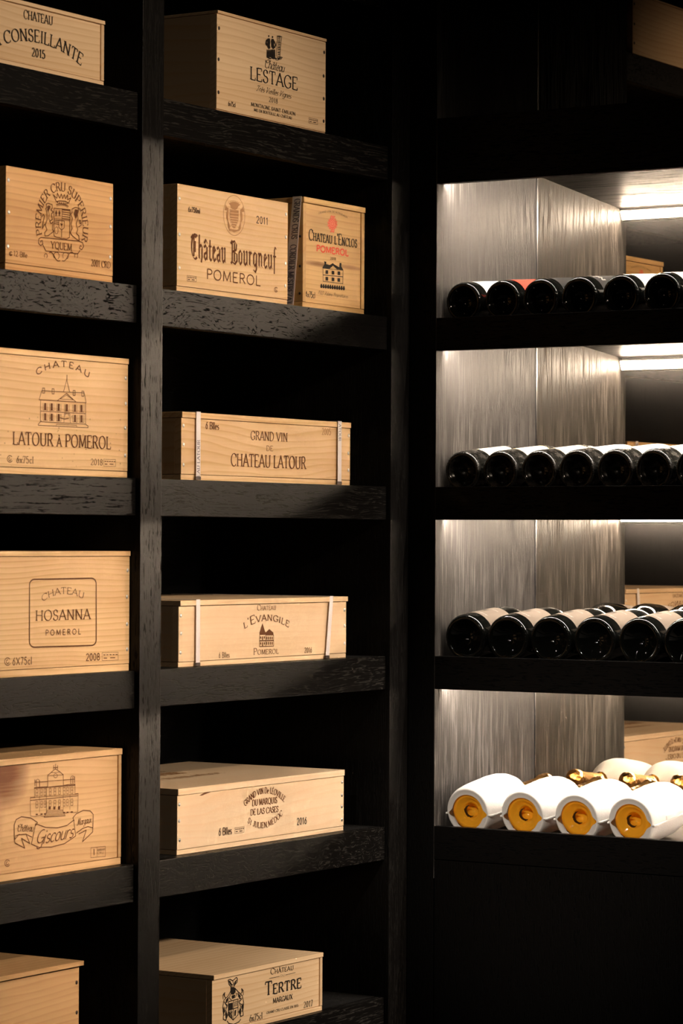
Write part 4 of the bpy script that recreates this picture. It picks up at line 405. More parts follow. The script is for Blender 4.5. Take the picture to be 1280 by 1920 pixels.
STRAP = plain('white_strap_band', (.72, .66, .66), .4, 0, .4)
STRAPINK = plain('strap_print', (.13, .11, .14), .6, 0, .2)
LEDM, nt, b = new_mat('led_diffuser'); 
b.inputs['Base Color'].default_value = (.8, .8, .8, 1); b.inputs['Emission Color'].default_value = (*LED_COL, 1); b.inputs['Emission Strength'].default_value = LED_STRENGTH

# ------------------------------------------------------------------ the room
struct(box('floor', -7, .5, -5, .5, -.05, 0, FLOOR))
struct(box('ceiling', -7, .5, -5, .5, 2.72, 2.8, PLASTER))
struct(box('wall_left', -7, .5, .46, .5, 0, 2.72, PLASTER))
struct(box('wall_right', .46, .5, -5, .46, 0, 2.72, PLASTER))
struct(box('wall_front', -7, .5, -5.05, -5, 0, 2.72, PLASTER))
struct(box('wall_back', -7.05, -7, -5, .5, 0, 2.72, PLASTER))

ROWS = [2.325, 2.0, 1.6745, 1.35, 1.0255, .70, .375, .06]
FH = .0631
# ------------------------------------------------------------------ left shelving unit (front along X, facing -Y)
su = thing('shelving_unit', 'black oak shelving unit with two bays of wooden wine crates, left of the corner', 'shelving unit', (-.9, 0, 0))
def su_box(name, x0, x1, y0, y1, z0, z1, mat, parent=su, bev=.0008):
    o = box(name, x0+.9, x1+.9, y0, y1, z0, z1, mat, parent, bev); return o
XS = [(-1.80, -1.74), (-.8772, -.8158), (-.0671, -.0006)]
for a, b_ in XS: su_box('upright', a, b_, 0, .43, 0, 2.70, OAK_Z)
su_box('back_panel', -1.80, -.0006, .43, .45, 0, 2.70, OAK_IN)
for bay, (x0, x1) in enumerate(((-1.74, -.8772), (-.8158, -.0671))):
    for i, z in enumerate(ROWS):
        bm = bmesh.new(); bx(bm, x0+.9, x1+.9, .03, .43, z-.028, z, 0)
        sh = obj('shelf', bm, OAK_IN, su)
        m = black_oak('black_oak_fascia', 'X', figure=(.7, 1.8, .5, 1.5, 1.0)[(i+2*bay+4) % 5], seed=1.9*i+4.3*bay+.5, pore=(.004, .0035, .003) if i == 2 or (i == 3 and bay == 0) else (.021, .019, .0168), wf=(1, 2.6, 1, 1.5, 1)[(i+2*bay+4) % 5], al=(9, 14, 5, 9, 7)[(i+2*bay+4) % 5], brk=(.2, .22, .15, .16, .16)[(i+2*bay+4) % 5])
        fz0 = max(z-FH, 0.0)
        su_box('fascia', x0, x1, .010, .030, fz0, z, m, sh, .0008)
    su_box('top_rail', x0, x1, .010, .030, 2.62, 2.70, OAK_X)

# ------------------------------------------------------------------ right display cabinet (front along Y, facing -X)
D = .4015; YR = -.0600; YE = -4.30; SL = .085
HB, HT = 1.9323, 2.058
dc = thing('display_cabinet', 'black lit wine cabinet with mirrored back and bottle shelves, right of the corner', 'display cabinet', (.2, -1.3, 0))
def dc_box(name, x0, x1, y0, y1, z0, z1, mat, parent=dc, bev=.0006):
    return box(name, x0-.2, x1-.2, y0+1.3, y1+1.3, z0, z1, mat, parent, bev)
dc_box('corner_post', 0, .02, YR+.0012, -.0004, 0, 2.70, LACZ)
dc_box('side_panel', .0002, .425, YR, YR+.0011, .60, 2.70, PANEL, dc, .0002)
dc_box('side_core', .0205, .425, YR+.0012, -.0004, 0, 2.70, OAK_IN)
dc_box('side_panel', 0, .425, YE-.04, YE, 0, 2.70, LACZ)
mi = dc_box('mirror', D, D+.006, YE, YR, .04, 2.70, MIRROR, dc, 0); mi['label'] = 'mirror glass forming the cabinet back'
dc_box('mirror_edge_strip', D-.0024, D-.0002, YR-.0014, YR-.0002, .60, 2.70, SEAM, dc, 0)
dc_box('back_board', D+.008, .45, YE-.04, -.02, 0, 2.70, OAK_IN)
def tilted(name, z_at, t, mat, parent, x0=.0185, x1=D-.0005, ov=0):
    bm = bmesh.new()
    f = lambda x: z_at+SL*(x-.02)
    prism(bm, [(x0-.2, f(x0)-t), (x1-.2, f(x1)-t), (x1-.2, f(x1)), (x0-.2, f(x0))], 'Y', YE+1.3, YR+1.3)
    return obj(name, bm, mat, parent)
hd = dc_box('header', 0, .018, YE, YR, HB, HT, LAC)
tilted('soffit', HB+.0255+.02, .02, CEIL, hd)
dc_box('upper_shelf', .0185, D-.0005, YE, YR, HT-.03, HT-.012, OAK_IN)
dc_box('upper_rail', 0, .018, YE, YR, 2.56, 2.70, LAC)
FT = [1.6745, 1.35, 1.0255, .70]
for z in FT:
    lo = .0120 if z < .8 else 0
    sh = tilted('bottle_shelf', z-.0117-lo, .0233-lo, CEIL, dc)
    dc_box('fascia', 0, .018, YE, YR, z-FH, z, LAC, sh)
    tilted('shelf_glare_sheet', z-.0105-lo, .0012, SHELF_GLARE, sh)  # thin sheet added over the board to carry the painted glare
for zb in (HB, FT[0]-FH, FT[1]-FH, FT[2]-FH):
    bm = bmesh.new()
    # slim profile behind the fascia, its diffuser facing the mirror and leaning down
    zc = zb+.024
    prism(bm, [(.0188-.2, zb+.0015), (.0258-.2, zb+.0015), (.0335-.2, zb+.0205), (.0335-.2, zc-.001), (.0188-.2, zc-.0012)], 'Y', YE+1.3, YR-.001+1.3)
    st = obj('led_strip', bm, ALU, dc)
    bm = bmesh.new()
    n = 24
    for k in range(n):
        y0 = YR-.004+(YE+.01-YR)*k/n; y1 = YR-.004+(YE+.01-YR)*(k+1)/n
        a, c_ = (.0268-.2, zb+.0030), (.0345-.2, zb+.0195)
        vs = [bm.verts.new((a[0], y0+1.3, a[1])), bm.verts.new((a[0], y1+1.3, a[1])), bm.verts.new((c_[0], y1+1.3, c_[1])), bm.verts.new((c_[0], y0+1.3, c_[1]))]
        bm.faces.new(vs)
    dif = obj('diffuser', bm, LEDM, st); dif['label'] = 'glowing warm white diffuser'
dp = dc_box('lower_door', 0, .018, -1.30, YR-.0012, .06, FT[3]-FH-.0018, LACZ)
for y1, y0 in ((-1.3025, -2.55), (-2.5525, -3.8), (-3.8025, YE)): dc_box('lower_door', 0, .018, y0, y1, .06, FT[3]-FH-.0018, LACZ)
dc_box('plinth', .02, .04, YE, YR, 0, .058, LAC)

# ------------------------------------------------------------------ wine crates
def crate(key, box_, label, mats, depth=.356, lid=.012, base=.012, nails=(3, 3), nailmat=NAIL, inks=None, style='nailed', straps=(), lidgap=0., lidover=0.002, group=None):
    xl, xr, yf, z0, h = box_
    w = xr-xl
    t = thing('wine_crate', label, 'wine crate', (xl, yf, z0+.0004), group)
    PM, LM, SM = mats
    T = .014
    zb, zt = base, h-lid
    if lid > 0:
        bm = bmesh.new(); bx(bm, -lidover*.0, w, -lidover, depth, zt+.0009+lidgap, h+lidgap, .0007); obj('lid', bm, LM, t)
    bm = bmesh.new(); bx(bm, 0, w, 0.0006, depth, 0, base-.0009, .0006); obj('base_board', bm, LM, t)
    if style == 'nailed':
        bm = bmesh.new(); bx(bm, 0, w, 0, T, zb, zt, .0006); fp = obj('front_panel', bm, PM, t)
        for x0 in (0, w-T):
            bm = bmesh.new(); bx(bm, x0, x0+T, T+.0002, depth-T, zb, zt, .0005); obj('end_panel', bm, SM, t)
        bm = bmesh.new(); bx(bm, 0, w, depth-T+.0002, depth, zb, zt, .0005); obj('back_panel', bm, SM, t)
    else:  # front slid between the ends, whose edges show
        F_ = .0108 if style == 'framed' else .008
        a0 = 0 if style == 'right_edge' else F_
        bm = bmesh.new(); bx(bm, a0+.0003, w-F_-.0003, .0022, T, zb, zt, .0004); fp = obj('front_panel', bm, PM, t)
        for x0, x1 in (((0, F_), (w-F_, w))):
            y0 = 0 if not (style == 'right_edge' and x0 == 0) else T+.0002
            bm = bmesh.new(); bx(bm, x0, x1, y0, depth, zb, zt, .0005); obj('end_panel', bm, SM, t)
        bm = bmesh.new(); bx(bm, F_+.0003, w-F_-.0003, depth-T, depth, zb, zt, .0004); obj('back_panel', bm, SM, t)
    yp = 0 if style == 'nailed' else .0022
    for side, n in enumerate(nails):
        for k in range(n):
            zz = zb+(zt-zb)*((k+.55)/n+random.uniform(-.02, .02)); xx = (.0065 if side == 0 else w-.0065)+random.uniform(-.0012, .0012)
            bm = bmesh.new()
            bmesh.ops.create_uvsphere(bm, u_segments=10, v_segments=6, radius=.0031)
            for v in bm.verts: v.co = Vector((v.co.x+xx, v.co.y*.35+yp-.0001, v.co.z*1.1+zz))
            obj('nail', bm, nailmat, t, True)
    for g, lst in PRINTS.get(key, {}).items():
        mat = (inks or {}).get(g, (inks or {}).get('*', INK_BROWN))
        texts = [[o] for o in lst if o[0] in 'ta' and g != 'printed_stamp']
        rest = [o for o in lst if [o] not in texts]
        for part in texts+([rest] if rest else []):
            Ink().ops(part).mesh(g, mat, fp, lambda u, v: (u, yp-.0004, v))
    for (xc, wd, txt, dirn, skew) in straps:
        bm = bmesh.new()
        e = .0009
        # a thin band hugging front, lid and back
        path = [(-.0004-e-.0022, .004), (-.0004-e-.0022, h+lidgap+e), (depth+.0022+e, h+lidgap+e), (depth+.0022+e, .004)]
        prev = None
        for i, (py, pz) in enumerate(path):
            sk = skew*(1-pz/h) if i < 2 else 0
            cur = [bm.verts.new((xc-wd/2+sk, py, pz)), bm.verts.new((xc+wd/2+sk, py, pz))]
            if prev: bm.faces.new((prev[0], prev[1], cur[1], cur[0]))
            prev = cur
        bm.normal_update(); ret = bmesh.ops.solidify(bm, geom=bm.faces[:], thickness=-.0006)
        so = obj('strap', bm, STRAP, t)
        for zz, yy in ((.0035, -.0042), (h-.002, -.0046)):
            sk = skew*(1-zz/h)
            bm = bmesh.new(); bx(bm, xc-wd*.62+sk, xc+wd*.62+sk, yy, yy+.0012, zz-.003, zz+.003, .0003); 
            if zz < .01: obj('strap_clip', bm, RUST, so)
            else: bm.free()
        if txt:
            ik = Ink(); hgt = wd*.62; s0, s1 = dirn
            ik.text(txt, 'serif', 0, 0, abs(s1-s0), 0, hgt)
            sg = 1 if s1 > s0 else -1
            ik.mesh('strap_print', STRAPINK, so, lambda u, v, sg=sg: (xc-sg*(v-hgt/2)+skew*(1-(s0+sg*u)/h), -.0042, s0+sg*u))
    return t

def tints(seed, light, dark, **kw):
    bands = kw.pop('bands', 95.)
    return (pine('pine_front_%d' % seed, seed, light, dark, bands=bands, **kw), pine('pine_edge_%d' % seed, seed+.37, tuple(min(1, c*1.02) for c in light), dark, bands=90., amp=.5), pine('pine_end_%d' % seed, seed+.71, tuple(c*.82 for c in light), dark, axis='Y', bands=45.))
BX = {
 'conseillante': (-1.3085, -0.9588, 0.0200, 2.0000, 0.1087),
 'lestage': (-0.6294, -0.2737, 0.0200, 2.0000, 0.1775),
 'yquem': (-1.2168, -0.9315, 0.0200, 1.6750, 0.1653),
 'bourgneuf': (-0.7494, -0.4022, 0.0180, 1.6750, 0.1849),
 'enclos': (-0.3452, -0.1308, 0.0220, 1.6750, 0.2027),
 'latpom': (-1.2427, -0.8870, 0.0200, 1.3500, 0.1999),
 'latour': (-0.7240, -0.1737, 0.0250, 1.3500, 0.1179),
 'hosanna': (-1.2473, -0.8795, 0.0200, 1.0255, 0.2010),
 'evangile': (-0.7219, -0.1770, 0.0300, 1.0255, 0.1152),
 'giscours': (-1.2544, -0.8859, 0.0300, 0.7000, 0.1946),
 'leoville': (-0.7187, -0.1778, 0.0330, 0.7000, 0.1145),
 'tertre': (-0.6259, -0.2698, 0.0200, 0.3750, 0.1073),

}
GOLD = ((.74, .44, .19), (.50, .245, .08))
WARM = ((.82, .56, .30), (.58, .32, .13))
PALE = ((.80, .58, .36), (.62, .39, .20))
G1 = 'wooden wine crates on the shelving unit'
crate('conseillante', BX['conseillante'], 'pale crate with arched black lettering and the year 2015, at the upper left frame edge', tints(1, *PALE), lid=.007, base=.009, nails=(0, 0), inks={'*': INK_BLACK}, style='right_edge', group=G1)
crate('lestage', BX['lestage'], 'pale crate on the highest shelf printed with dark robed figures above tall serif lettering', tints(2, *PALE), lid=.006, base=.004, nails=(3, 4), nailmat=RUST, inks={'*': INK_BLACK, 'printed_stamp': INK_DARK, 'printed_volume': INK_DARK}, group=G1)
crate('yquem', BX['yquem'], 'golden crate branded with a crowned shield and two lions under circular lettering', tints(3, *GOLD, amp=.7), lid=0, base=.011, nails=(3, 3), inks={'*': INK_BROWN}, group=G1)
crate('bourgneuf', BX['bourgneuf'], 'crate with brown gothic lettering and an oval crest, left of the strapped upright crate', tints(4, (.76, .53, .29), (.60, .35, .15), contrast=.7), lid=0, base=.009, nails=(3, 4), inks={'*': INK_BROWN, 'printed_vintage': INK_DARK, 'printed_stamp': INK_DARK, 'printed_volume': INK_DARK, 'printed_emblem': INK_PALE}, group=G1)
ec = crate('enclos', BX['enclos'], 'narrow upright crate with a red rosette, red lettering and a mansion print', tints(5, (.70, .44, .185), (.52, .29, .10), knots=((.050, .083, .065, .0075, (.20, .075, .02), 1.2), (.165, .086, .06, .006, (.26, .11, .035), .9), (.06, .155, .07, .03, (.40, .24, .09), .4))), lid=.011, base=.010, nails=(0, 0), inks={'*': INK_BLACK, 'printed_region': INK_RED, 'printed_seal': INK_PINK, 'seal_outline': INK_RED}, style='framed', group=G1)
crate('latpom', BX['latpom'], 'crate with a line drawing of a house with a thin spire and four chimneys', tints(6, *WARM, specks=True), lid=.010, base=.011, nails=(4, 4), inks={'*': INK_BROWN}, group=G1)
crate('latour', BX['latour'], 'long low crate with two printed white straps and plain capital lettering without any picture', tints(7, (.78, .54, .30), (.58, .32, .13), bands=70., amp=.9), lid=.011, base=.010, nails=(3, 3), inks={'*': INK_BROWN, 'printed_vintage': INK_PALE}, straps=((.046, .013, 'EAU LATOUR', (.006, .070), 0), (.507, .013, 'ATOUR', (.114, .082), 0)), group=G1)
crate('hosanna', BX['hosanna'], 'crate whose lettering sits inside a rounded square outline', tints(8, *WARM, bands=120., contrast=.8), lid=.009, base=.012, nails=(4, 4), inks={'*': INK_BROWN}, group=G1)
crate('evangile', BX['evangile'], 'long low crate with two blank white straps and a small house with a pointed tower', tints(9, (.77, .575, .375), (.66, .43, .23), contrast=.35), lid=.010, base=.009, nails=(3, 3), inks={'*': INK_BROWN}, straps=((.053, .012, '', (0, 0), 0), (.487, .012, '', (0, 0), -.014)), lidover=.004, group=G1)
crate('giscours', BX['giscours'], 'crate with a dark knot at its left edge and a palace above a lettered ribbon', tints(10, (.72, .46, .235), (.52, .29, .12), knots=((.045, .165, .075, .06, (.19, .06, .016), .95), (.03, .10, .035, .06, (.40, .2, .09), .5))), lid=.011, base=.012, nails=(0, 0), inks={'*': INK_BROWN}, style='right_edge', group=G1)
lv = crate('leoville', BX['leoville'], 'long crate with oval lettering and no straps, showing its wide flat lid', tints(11, (.72, .56, .385), (.65, .43, .24), bands=60., amp=1.0, contrast=.5), lid=.012, base=.009, nails=(3, 4), nailmat=ALU, inks={'*': INK_BROWN, 'printed_vintage': INK_BLACK, 'printed_stamp': INK_DARK, 'printed_volume': INK_DARK, 'resin_streak': INK_BROWN}, group=G1)
crate('tertre', BX['tertre'], 'crate on the lowest shelf printed with a helmeted coat of arms beside black lettering', tints(12, *PALE), lid=.009, base=.009, nails=(0, 0), inks={'*': INK_BLACK}, style='right_edge', group=G1)
oc = crate('open', (-1.37, -1.0135, .02, .375, .176), 'plain crate with a slightly raised lid at the lower left corner', tints(13, (.62, .38, .18), (.46, .25, .10)), lid=.0085, base=.010, nails=(3, 3), nailmat=RUST, lidgap=.003, lidover=.010, group=G1)
crate('upper', (-.545, -.186, .02, 2.325, .140), 'unprinted crate seen dimly only as a reflection at the upper right', tints(14, *PALE), lid=.004, base=.004, nails=(3, 3), nailmat=RUST, group=G1)
# lid lettering of the flat crate, faint
ik = Ink()
for (x0, x1, z0, h_, s_) in ((.05, .30, .24, .03, 'GRAND VIN DE LÉOVILLE'), (.05, .30, .19, .03, 'DU MARQUIS DE LAS CASES'), (.12, .34, .13, .022, 'ST JULIEN, MÉDOC')):
    ik.text(s_, 'serif', x0, z0, x1, z0, h_)
lid_o = [o for o in lv.children if o.name.startswith('lid')][0]
ik.mesh('lid_print', INK_PALE, lid_o, lambda u, v: (u, v, BX['leoville'][4]+.0004), (0, 0, 1))
# upright crate: printed strap along its left end
bm = bmesh.new(); H_ = BX['enclos'][4]+.0008
prism(bm, [(.020, .001), (.043, .001), (.022, H_), (.003, H_)], 'X', -.0016, -.0006)
so = obj('strap', bm, STRAP, ec)
ik = Ink(); ik.text('GRANDS CRUS   CORDIER MESTREZAT', 'serif', 0, 0, .193, 0, .013)
ik.mesh('strap_print', STRAPINK, so, lambda u, v: (-.0021, .0175-v+u*.098, BX['enclos'][4]-.004-u), (-1, 0, 0))
for zz in (.025, .075, .13):
    bm = bmesh.new(); bmesh.ops.create_uvsphere(bm, u_segments=10, v_segments=6, radius=.0026)
    for v in bm.verts: v.co = Vector((v.co.x*.35-.0001, v.co.y+.0065, v.co.z+zz))
    obj('nail', bm, RUST, ec, True)

# ------------------------------------------------------------------ bottles
GLASS = plain('dark_bottle_glass', (.0022, .0024, .002), .06, 0, .35)
DUSTY, nt, b = new_mat('dusty_bottle_glass')
n_ = nd(nt, 'ShaderNodeTexNoise', i_Scale=90.0, i_Detail=4.0); tc = nd(nt, 'ShaderNodeTexCoord'); nt.links.new(tc.outputs['Object'], n_.inputs['Vector'])
rp = ramp(nt, n_.outputs[0], [(.42, (.006, .006, .005)), (.85, (.03, .026, .022))]); nt.links.new(rp.outputs[0], b.inputs['Base Color'])
rr = ramp(nt, n_.outputs[0], [(.4, (.1, .1, .1)), (.7, (.4, .4, .4))]); nt.links.new(rr.outputs[0], b.inputs['Roughness'])
CAPS = plain('black_capsule', (.012, .011, .012), .35, .3)
def paper(name, col): return plain(name, col, .75, 0, .2)
P_WHITE = paper('white_label_paper', (.60, .57, .52)); P_RED = paper('red_label_paper', (.36, .028, .014)); P_BLACK = paper('black_label_paper', (.005, .0046, .0046)); P_CREAM = paper('cream_label_paper', (.11, .086, .066)); P_IVORY = paper('ivory_label_paper', (.55, .50, .41))
P_GOLD = paper('gold_label_edge', (.55, .36, .09)); P_GREY = paper('grey_label_print', (.042, .034, .027)); P_LIGHT = paper('light_label_print', (.28, .26, .235))
TILT = math.atan(SL)
BORD = [(.030, 0), (.030, .004), (.027, .011), (.017, .021), (.004, .0285), (.0008, .0305), (0, .0325), (.0006, .0350), (.003, .0374), (.008, .0387), (.016, .0390), (.185, .0390), (.198, .0378), (.209, .0340), (.218, .0275), (.226, .0208), (.236, .0168), (.25, .0152), (.284, .0142), (.285, .0158), (.297, .0158), (.299, .0145), (.299, 0)]
BURG = [(.030, 0), (.030, .005), (.026, .013), (.016, .023), (.004, .0330), (.0008, .0355), (0, .0378), (.0006, .0404), (.003, .0430), (.008, .0444), (.016, .0449), (.150, .0449), (.168, .0440), (.184, .0410), (.200, .0352), (.216, .0272), (.232, .0215), (.248, .0178), (.266, .0156), (.284, .0146), (.285, .0162), (.297, .0162), (.299, .0148), (.299, 0)]
def wine_bottle(label, Y, ft, prof, R, glass, lab, lab_x, lab_half, group, prints=(), edge=None):
    X0 = .0206
    zs = ft-.0105+SL*(X0-.02)
    t = thing('wine_bottle', label, 'wine bottle', (X0+R*math.sin(TILT)+.0004, Y, zs+R*math.cos(TILT)+2*R*math.sin(TILT)*SL+.0008), group, (0, -TILT, 0))
    bm = bmesh.new(); lathe(bm, prof, 56)
    # knurled ring of glass dots round the base
    rk = prof[7][1]
    for k in range(52):
        a = 2*PI*k/52
        bmesh.ops.create_icosphere(bm, subdivisions=1, radius=.0011, matrix=Matrix.Translation((.0007, rk*math.sin(a), rk*math.cos(a))))
    for i in range(3):  # mould marks in the punt
        bmesh.ops.create_icosphere(bm, subdivisions=1, radius=.0016, matrix=Matrix.Translation((.0285, .007*math.sin(i*2.1), .007*math.cos(i*2.1))))
    obj('glass_body', bm, glass, t, True)
    rn = .0162
    bm = bmesh.new(); lathe(bm, [(.262, .0166), (.285, .0154), (.2852, .0166), (.2978, .0166), (.3002, .0150), (.3002, 0)], 32); obj('capsule', bm, CAPS, t, True)
    x0, x1 = lab_x
    bm = bmesh.new(); lathe(bm, [(x0, R+.0005), (x1, R+.0005)], 36, -lab_half, lab_half, False); lo = obj('paper_label', bm, lab, t, True)
    cyl = lambda dr: (lambda u, v: (v, (R+dr)*math.sin(u/R), (R+dr)*math.cos(u/R)))
    if edge:
        bm = bmesh.new()
        for q in (x0+.002, x1-.004): lathe(bm, [(q, R+.0008), (q+.0018, R+.0008)], 36, -lab_half, lab_half, False)
        obj('label_border', bm, edge, lo, True)
    for (txt, st, u0, u1, v, h, mat) in prints:
        ik = Ink()
        if txt == '#': # crest
            ik.poly([(u0, v+h), (u0+(u1-u0)*.5, v+h*1.15), (u1, v+h), (u1-(u1-u0)*.1, v+h*.4), ((u0+u1)/2, v), (u0+(u1-u0)*.1, v+h*.4)])
        else: ik.text(txt, st, u0, v, u1, v, h)
        # reading direction: across the bottle, seen from the butt
        ik.mesh('label_print', mat, lo, lambda u, v, f=cyl(.0009): f(-u, v), (0, 0, 1))
    return t
B1Y = [-.1045, -.1895, -.2720, -.3545, -.4415, -.5265, -.6100]
GA = 'dark wine bottles on the highest lit shelf'
w_pr = (('BORDEAUX', 'serif', -.02, .02, .06, .006, P_GREY),)
row1 = [
 ('dark bottle with a plain white label beside the side panel, highest lit shelf', P_WHITE, None, ()),
 ('dark bottle with a bright red label on the highest lit shelf', P_RED, None, (('2015', 'serifb', -.012, .012, .06, .008, P_BLACK),)),
 ('dark bottle with a plain black label just right of the red labelled bottle', P_BLACK, None, ()),
 ('dark bottle with white lettering on its black label, highest lit shelf', P_BLACK, None, (('XAVIN', 'serifb', -.03, .028, .05, .014, P_LIGHT), ('XVI', 'serifb', -.016, .016, .034, .009, P_LIGHT))),
 ('dark bottle with gold edged white label, fifth from the panel on the highest lit shelf', P_WHITE, P_GOLD, ()),
 ('dark bottle with gold edged white label, sixth from the panel on the highest lit shelf', P_WHITE, P_GOLD, ()),
 ('dark bottle cut by the right frame edge on the highest lit shelf', P_WHITE, P_GOLD, ()),
]
for Y, (lb, lm, ed, pr) in zip(B1Y, row1):
    wine_bottle(lb, Y, FT[0], BORD, .039, GLASS, lm, (.030, .135), 1.25, GA, pr, ed)
B2Y = [-.1040, -.1865, -.2700, -.3505, -.4310, -.5110, -.5930]
ORD = ['first', 'second', 'third', 'fourth', 'fifth', 'sixth']
GB = 'dusty wine bottles on the second lit shelf'
for i, Y in enumerate(B2Y):
    lb = 'dusty dark bottle, %s from the side panel on the second lit shelf' % ORD[i] if i < 6 else 'dusty dark bottle cut by the right frame edge on the second lit shelf'
    wine_bottle(lb, Y, FT[1], BORD, .039, DUSTY, P_IVORY if i != 3 else P_WHITE, (.058, .165), 1.2, GB, (), P_GOLD if i in (1, 2, 3) else None)
B3Y = [-.1115, -.2040, -.2965, -.3890, -.4825, -.5750]
GC_ = 'cream labelled wine bottles on the third lit shelf'
pr3 = (('CHATEAUNEUF', 'serifb', -.027, .027, .043, .0052, P_LIGHT), ('#', '', -.009, .009, .062, .022, P_GREY), ('APPELLATION', 'sans', -.022, .022, .093, .004, P_LIGHT))
for i, Y in enumerate(B3Y):
    lb = 'broad dark cream labelled bottle, %s from the panel on the third lit shelf' % ORD[i] if i < 5 else 'broad dark bottle with a cream label cut by the right frame edge'
    wine_bottle(lb, Y, FT[2], BURG, .0449, GLASS, P_CREAM, (.032, .122), 1.15, GC_, pr3)

# champagne in moulded paper shells
SHELL, nt, b = new_mat('moulded_white_paper')
b.inputs['Base Color'].default_value = (.50, .485, .46, 1); b.inputs['Roughness'].default_value = .8; b.inputs['Specular IOR Level'].default_value = .2
tc = nd(nt, 'ShaderNodeTexCoord'); n_ = nd(nt, 'ShaderNodeTexNoise', i_Scale=260.0, i_Detail=4.0); n2 = nd(nt, 'ShaderNodeTexNoise', i_Scale=45.0, i_Detail=2.0)
nt.links.new(tc.outputs['Object'], n_.inputs['Vector']); nt.links.new(tc.outputs['Object'], n2.inputs['Vector'])
bp = nd(nt, 'ShaderNodeBump', i_Strength=.35, i_Distance=.0012); nt.links.new(math_n(nt, 'ADD', n_.outputs[0], n2.outputs[0]), bp.inputs['Height']); nt.links.new(bp.outputs[0], b.inputs['Normal'])
out = nt.nodes['Material Output']; tr = nd(nt, 'ShaderNodeBsdfTranslucent'); tr.inputs[0].default_value = (.85, .78, .66, 1)
mx = nd(nt, 'ShaderNodeMixShader'); mx.inputs[0].default_value = .10
nt.links.new(b.outputs[0], mx.inputs[1]); nt.links.new(tr.outputs[0], mx.inputs[2]); nt.links.new(mx.outputs[0], out.inputs[0])
AMBER, nt, b = new_mat('amber_bottle_glass')
b.inputs['Base Color'].default_value = (.85, .42, .025, 1); b.inputs['Roughness'].default_value = .06; b.inputs['Specular IOR Level'].default_value = .5
out = nt.nodes['Material Output']; tr = nd(nt, 'ShaderNodeBsdfTranslucent'); tr.inputs[0].default_value = (.95, .58, .06, 1)
mx = nd(nt, 'ShaderNodeMixShader'); mx.inputs[0].default_value = .5
nt.links.new(b.outputs[0], mx.inputs[1]); nt.links.new(tr.outputs[0], mx.inputs[2]); nt.links.new(mx.outputs[0], out.inputs[0])
FOIL, nt, b = new_mat('crumpled_gold_foil')
b.inputs['Base Color'].default_value = (.80, .42, .13, 1); b.inputs['Metallic'].default_value = 1; b.inputs['Roughness'].default_value = .28
tc = nd(nt, 'ShaderNodeTexCoord'); v_ = nd(nt, 'ShaderNodeTexVoronoi', i_Scale=115.0); nt.links.new(tc.outputs['Object'], v_.inputs['Vector'])
bp = nd(nt, 'ShaderNodeBump', i_Strength=.9, i_Distance=.0028); nt.links.new(v_.outputs['Distance'], bp.inputs['Height']); nt.links.new(bp.outputs[0], b.inputs['Normal'])
REFRACTION = plain('painted_dark_refraction', (.035, .014, .004), .15, 0, .5)
EMB = paper('pressed_lettering', (.10, .097, .09))
TC = math.atan(.12)
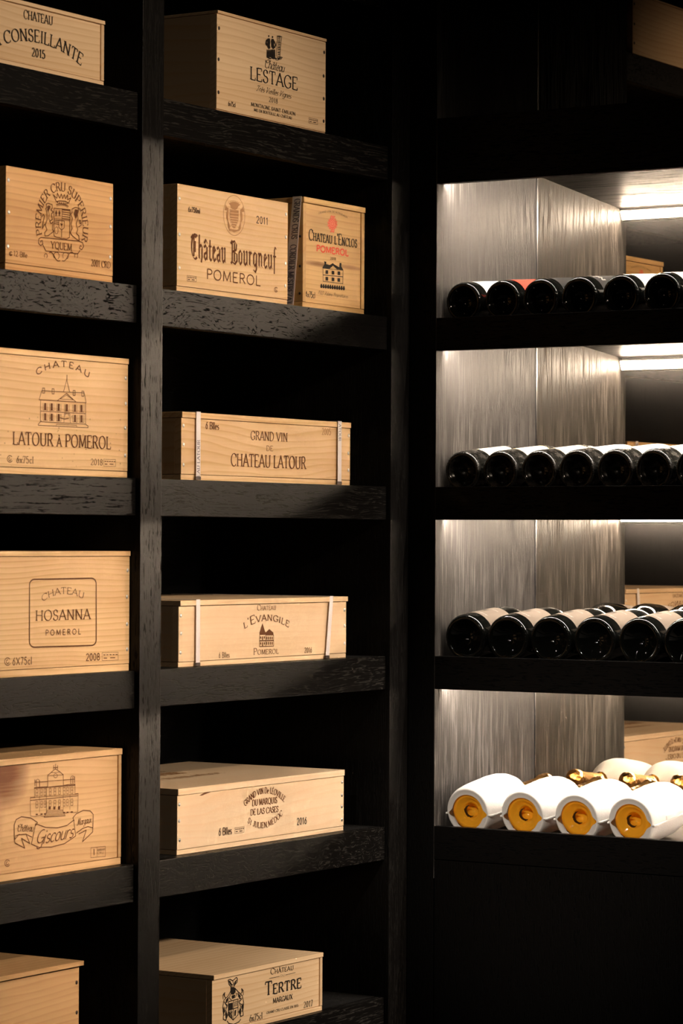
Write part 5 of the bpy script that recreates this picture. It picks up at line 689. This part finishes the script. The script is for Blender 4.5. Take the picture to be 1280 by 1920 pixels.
def champagne(label, Y, group):
    R = .0520; X0 = .0195; ft = FT[3]
    t = thing('champagne_bottle', label, 'champagne bottle', (X0+.0475*math.sin(TC), Y, ft-.0225+SL*(X0-.02)+.0504), group, (0, -TC, 0))
    # two half shells meeting in a seam; the opening at the foot has a notch at each seam
    n = 72
    SE = PI/2+.10   # seam a little below the middle
    def hole(a):
        d = min(abs(a-SE), abs(a-(2*PI-SE)))
        return .0335+.0085*math.exp(-(d/.16)**2)
    prof = [(.005, None), (.0015, .0405), (.0, .0425), (.0015, .0450), (.006, .0470), (.014, .0488), (.030, .0502), (.060, .0512), (.105, .0520), (.130, .0508), (.150, .0472), (.168, .0405), (.182, .0325), (.193, .0255), (.201, .0210), (.205, .0185)]
    for half, (a0, a1) in enumerate(((-SE, SE), (SE, 2*PI-SE))):
        bm = bmesh.new(); rings = []
        m = n*2//3 if half == 0 else n//3+8
        k = 1.0 if half == 0 else .992
        for (x, r) in prof:
            ring = []
            for i in range(m+1):
                a = a0+(a1-a0)*i/m; aa = a % (2*PI)
                if r is None: rr_, xx = hole(aa), x-.004
                else: rr_, xx = (max(r*k, hole(aa)+.0006) if x < .0016 and r > .04 else r*k), x
                ring.append(bm.verts.new((xx, rr_*math.sin(a), rr_*math.cos(a))))
            rings.append(ring)
        for A, B in zip(rings, rings[1:]):
            for i in range(m): bm.faces.new((A[i], A[i+1], B[i+1], B[i]))
        sh = obj('paper_shell', bm, SHELL, t, True)
        if half == 0:
            ik = Ink(); ik.text('RUINART', 'serif', -.020, 0, .020, 0, .008)
            ik.mesh('embossed_name', EMB, sh, lambda u, v: (.062+v, (R+.0006)*math.sin(-u/R), (R+.0006)*math.cos(-u/R)), (0, 0, 1))
            for sg in (-1, 1):   # raised closing tab along each seam
                bm = bmesh.new()
                n_y, n_z = sg*math.sin(SE), math.cos(SE)
                pts = [(.0, .0425), (.0005, .0490), (.006, .0520), (.140, .0545), (.168, .0480), (.168, .0400), (.1, .0490), (.03, .0480)]
                lo_, hi_ = [], []
                for (x, r) in pts:
                    for lst, dz in ((lo_, -.0011), (hi_, .0011)): lst.append(bm.verts.new((x, r*n_y, r*n_z+dz)))
                k = len(pts)
                for q in range(k): bm.faces.new((lo_[q], lo_[(q+1) % k], hi_[(q+1) % k], hi_[q]))
                bm.faces.new(lo_[::-1]); bm.faces.new(hi_)
                obj('seam_flange', bm, SHELL, sh)
                bm = bmesh.new(); lathe(bm, [(.045, R-.0012), (.0455, R+.0022), (.105, R+.0026), (.1055, R-.0008)], 4, sg*(SE-.19), sg*(SE-.06), False)
                obj('closing_tab', bm, SHELL, sh, True)
    bm = bmesh.new(); lathe(bm, [(.036, 0), (.036, .005), (.032, .0120), (.0275, .0130), (.0160, .0145), (.0140, .0180), (.0140, .0225), (.0065, .0270), (.0065, .0310), (.009, .0360), (.016, .0390), (.03, .0400), (.12, .0400), (.15, .034), (.175, .024), (.2, .0155), (.2, 0)], 56)
    gb = obj('glass_bottle', bm, AMBER, t, True)
    bm = bmesh.new()   # crescent painting the dark refraction seen through the punt
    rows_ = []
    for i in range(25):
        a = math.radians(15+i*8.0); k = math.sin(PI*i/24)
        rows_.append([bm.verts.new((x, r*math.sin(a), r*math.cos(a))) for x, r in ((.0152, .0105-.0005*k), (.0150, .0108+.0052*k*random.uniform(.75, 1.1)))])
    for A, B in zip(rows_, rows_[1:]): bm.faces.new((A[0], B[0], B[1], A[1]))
    obj('punt_refraction', bm, REFRACTION, gb)
    bm = bmesh.new(); lathe(bm, [(.2, .0150), (.215, .0150), (.285, .0140), (.2855, .0148), (.298, .0148), (.301, .0170), (.311, .0178), (.321, .0168), (.328, .0130), (.331, .007), (.332, 0)], 40)
    for v in bm.verts:
        r = math.hypot(v.co.y, v.co.z)
        if r > .008 and v.co.x > .29:
            k = 1+random.uniform(-.05, .05); v.co.y *= k; v.co.z *= k
    obj('foil_cap', bm, FOIL, t, True)
    return t
B4Y = [-.1190, -.2385, -.3535, -.4665]
GD = 'white shelled champagne bottles on the lowest lit shelf'
for i, Y in enumerate(B4Y):
    champagne('white paper shelled champagne bottle with an amber base, %s' % ('next to the side panel', 'second from the side panel', 'second from the right frame edge', 'nearest the right frame edge')[i], Y, GD)
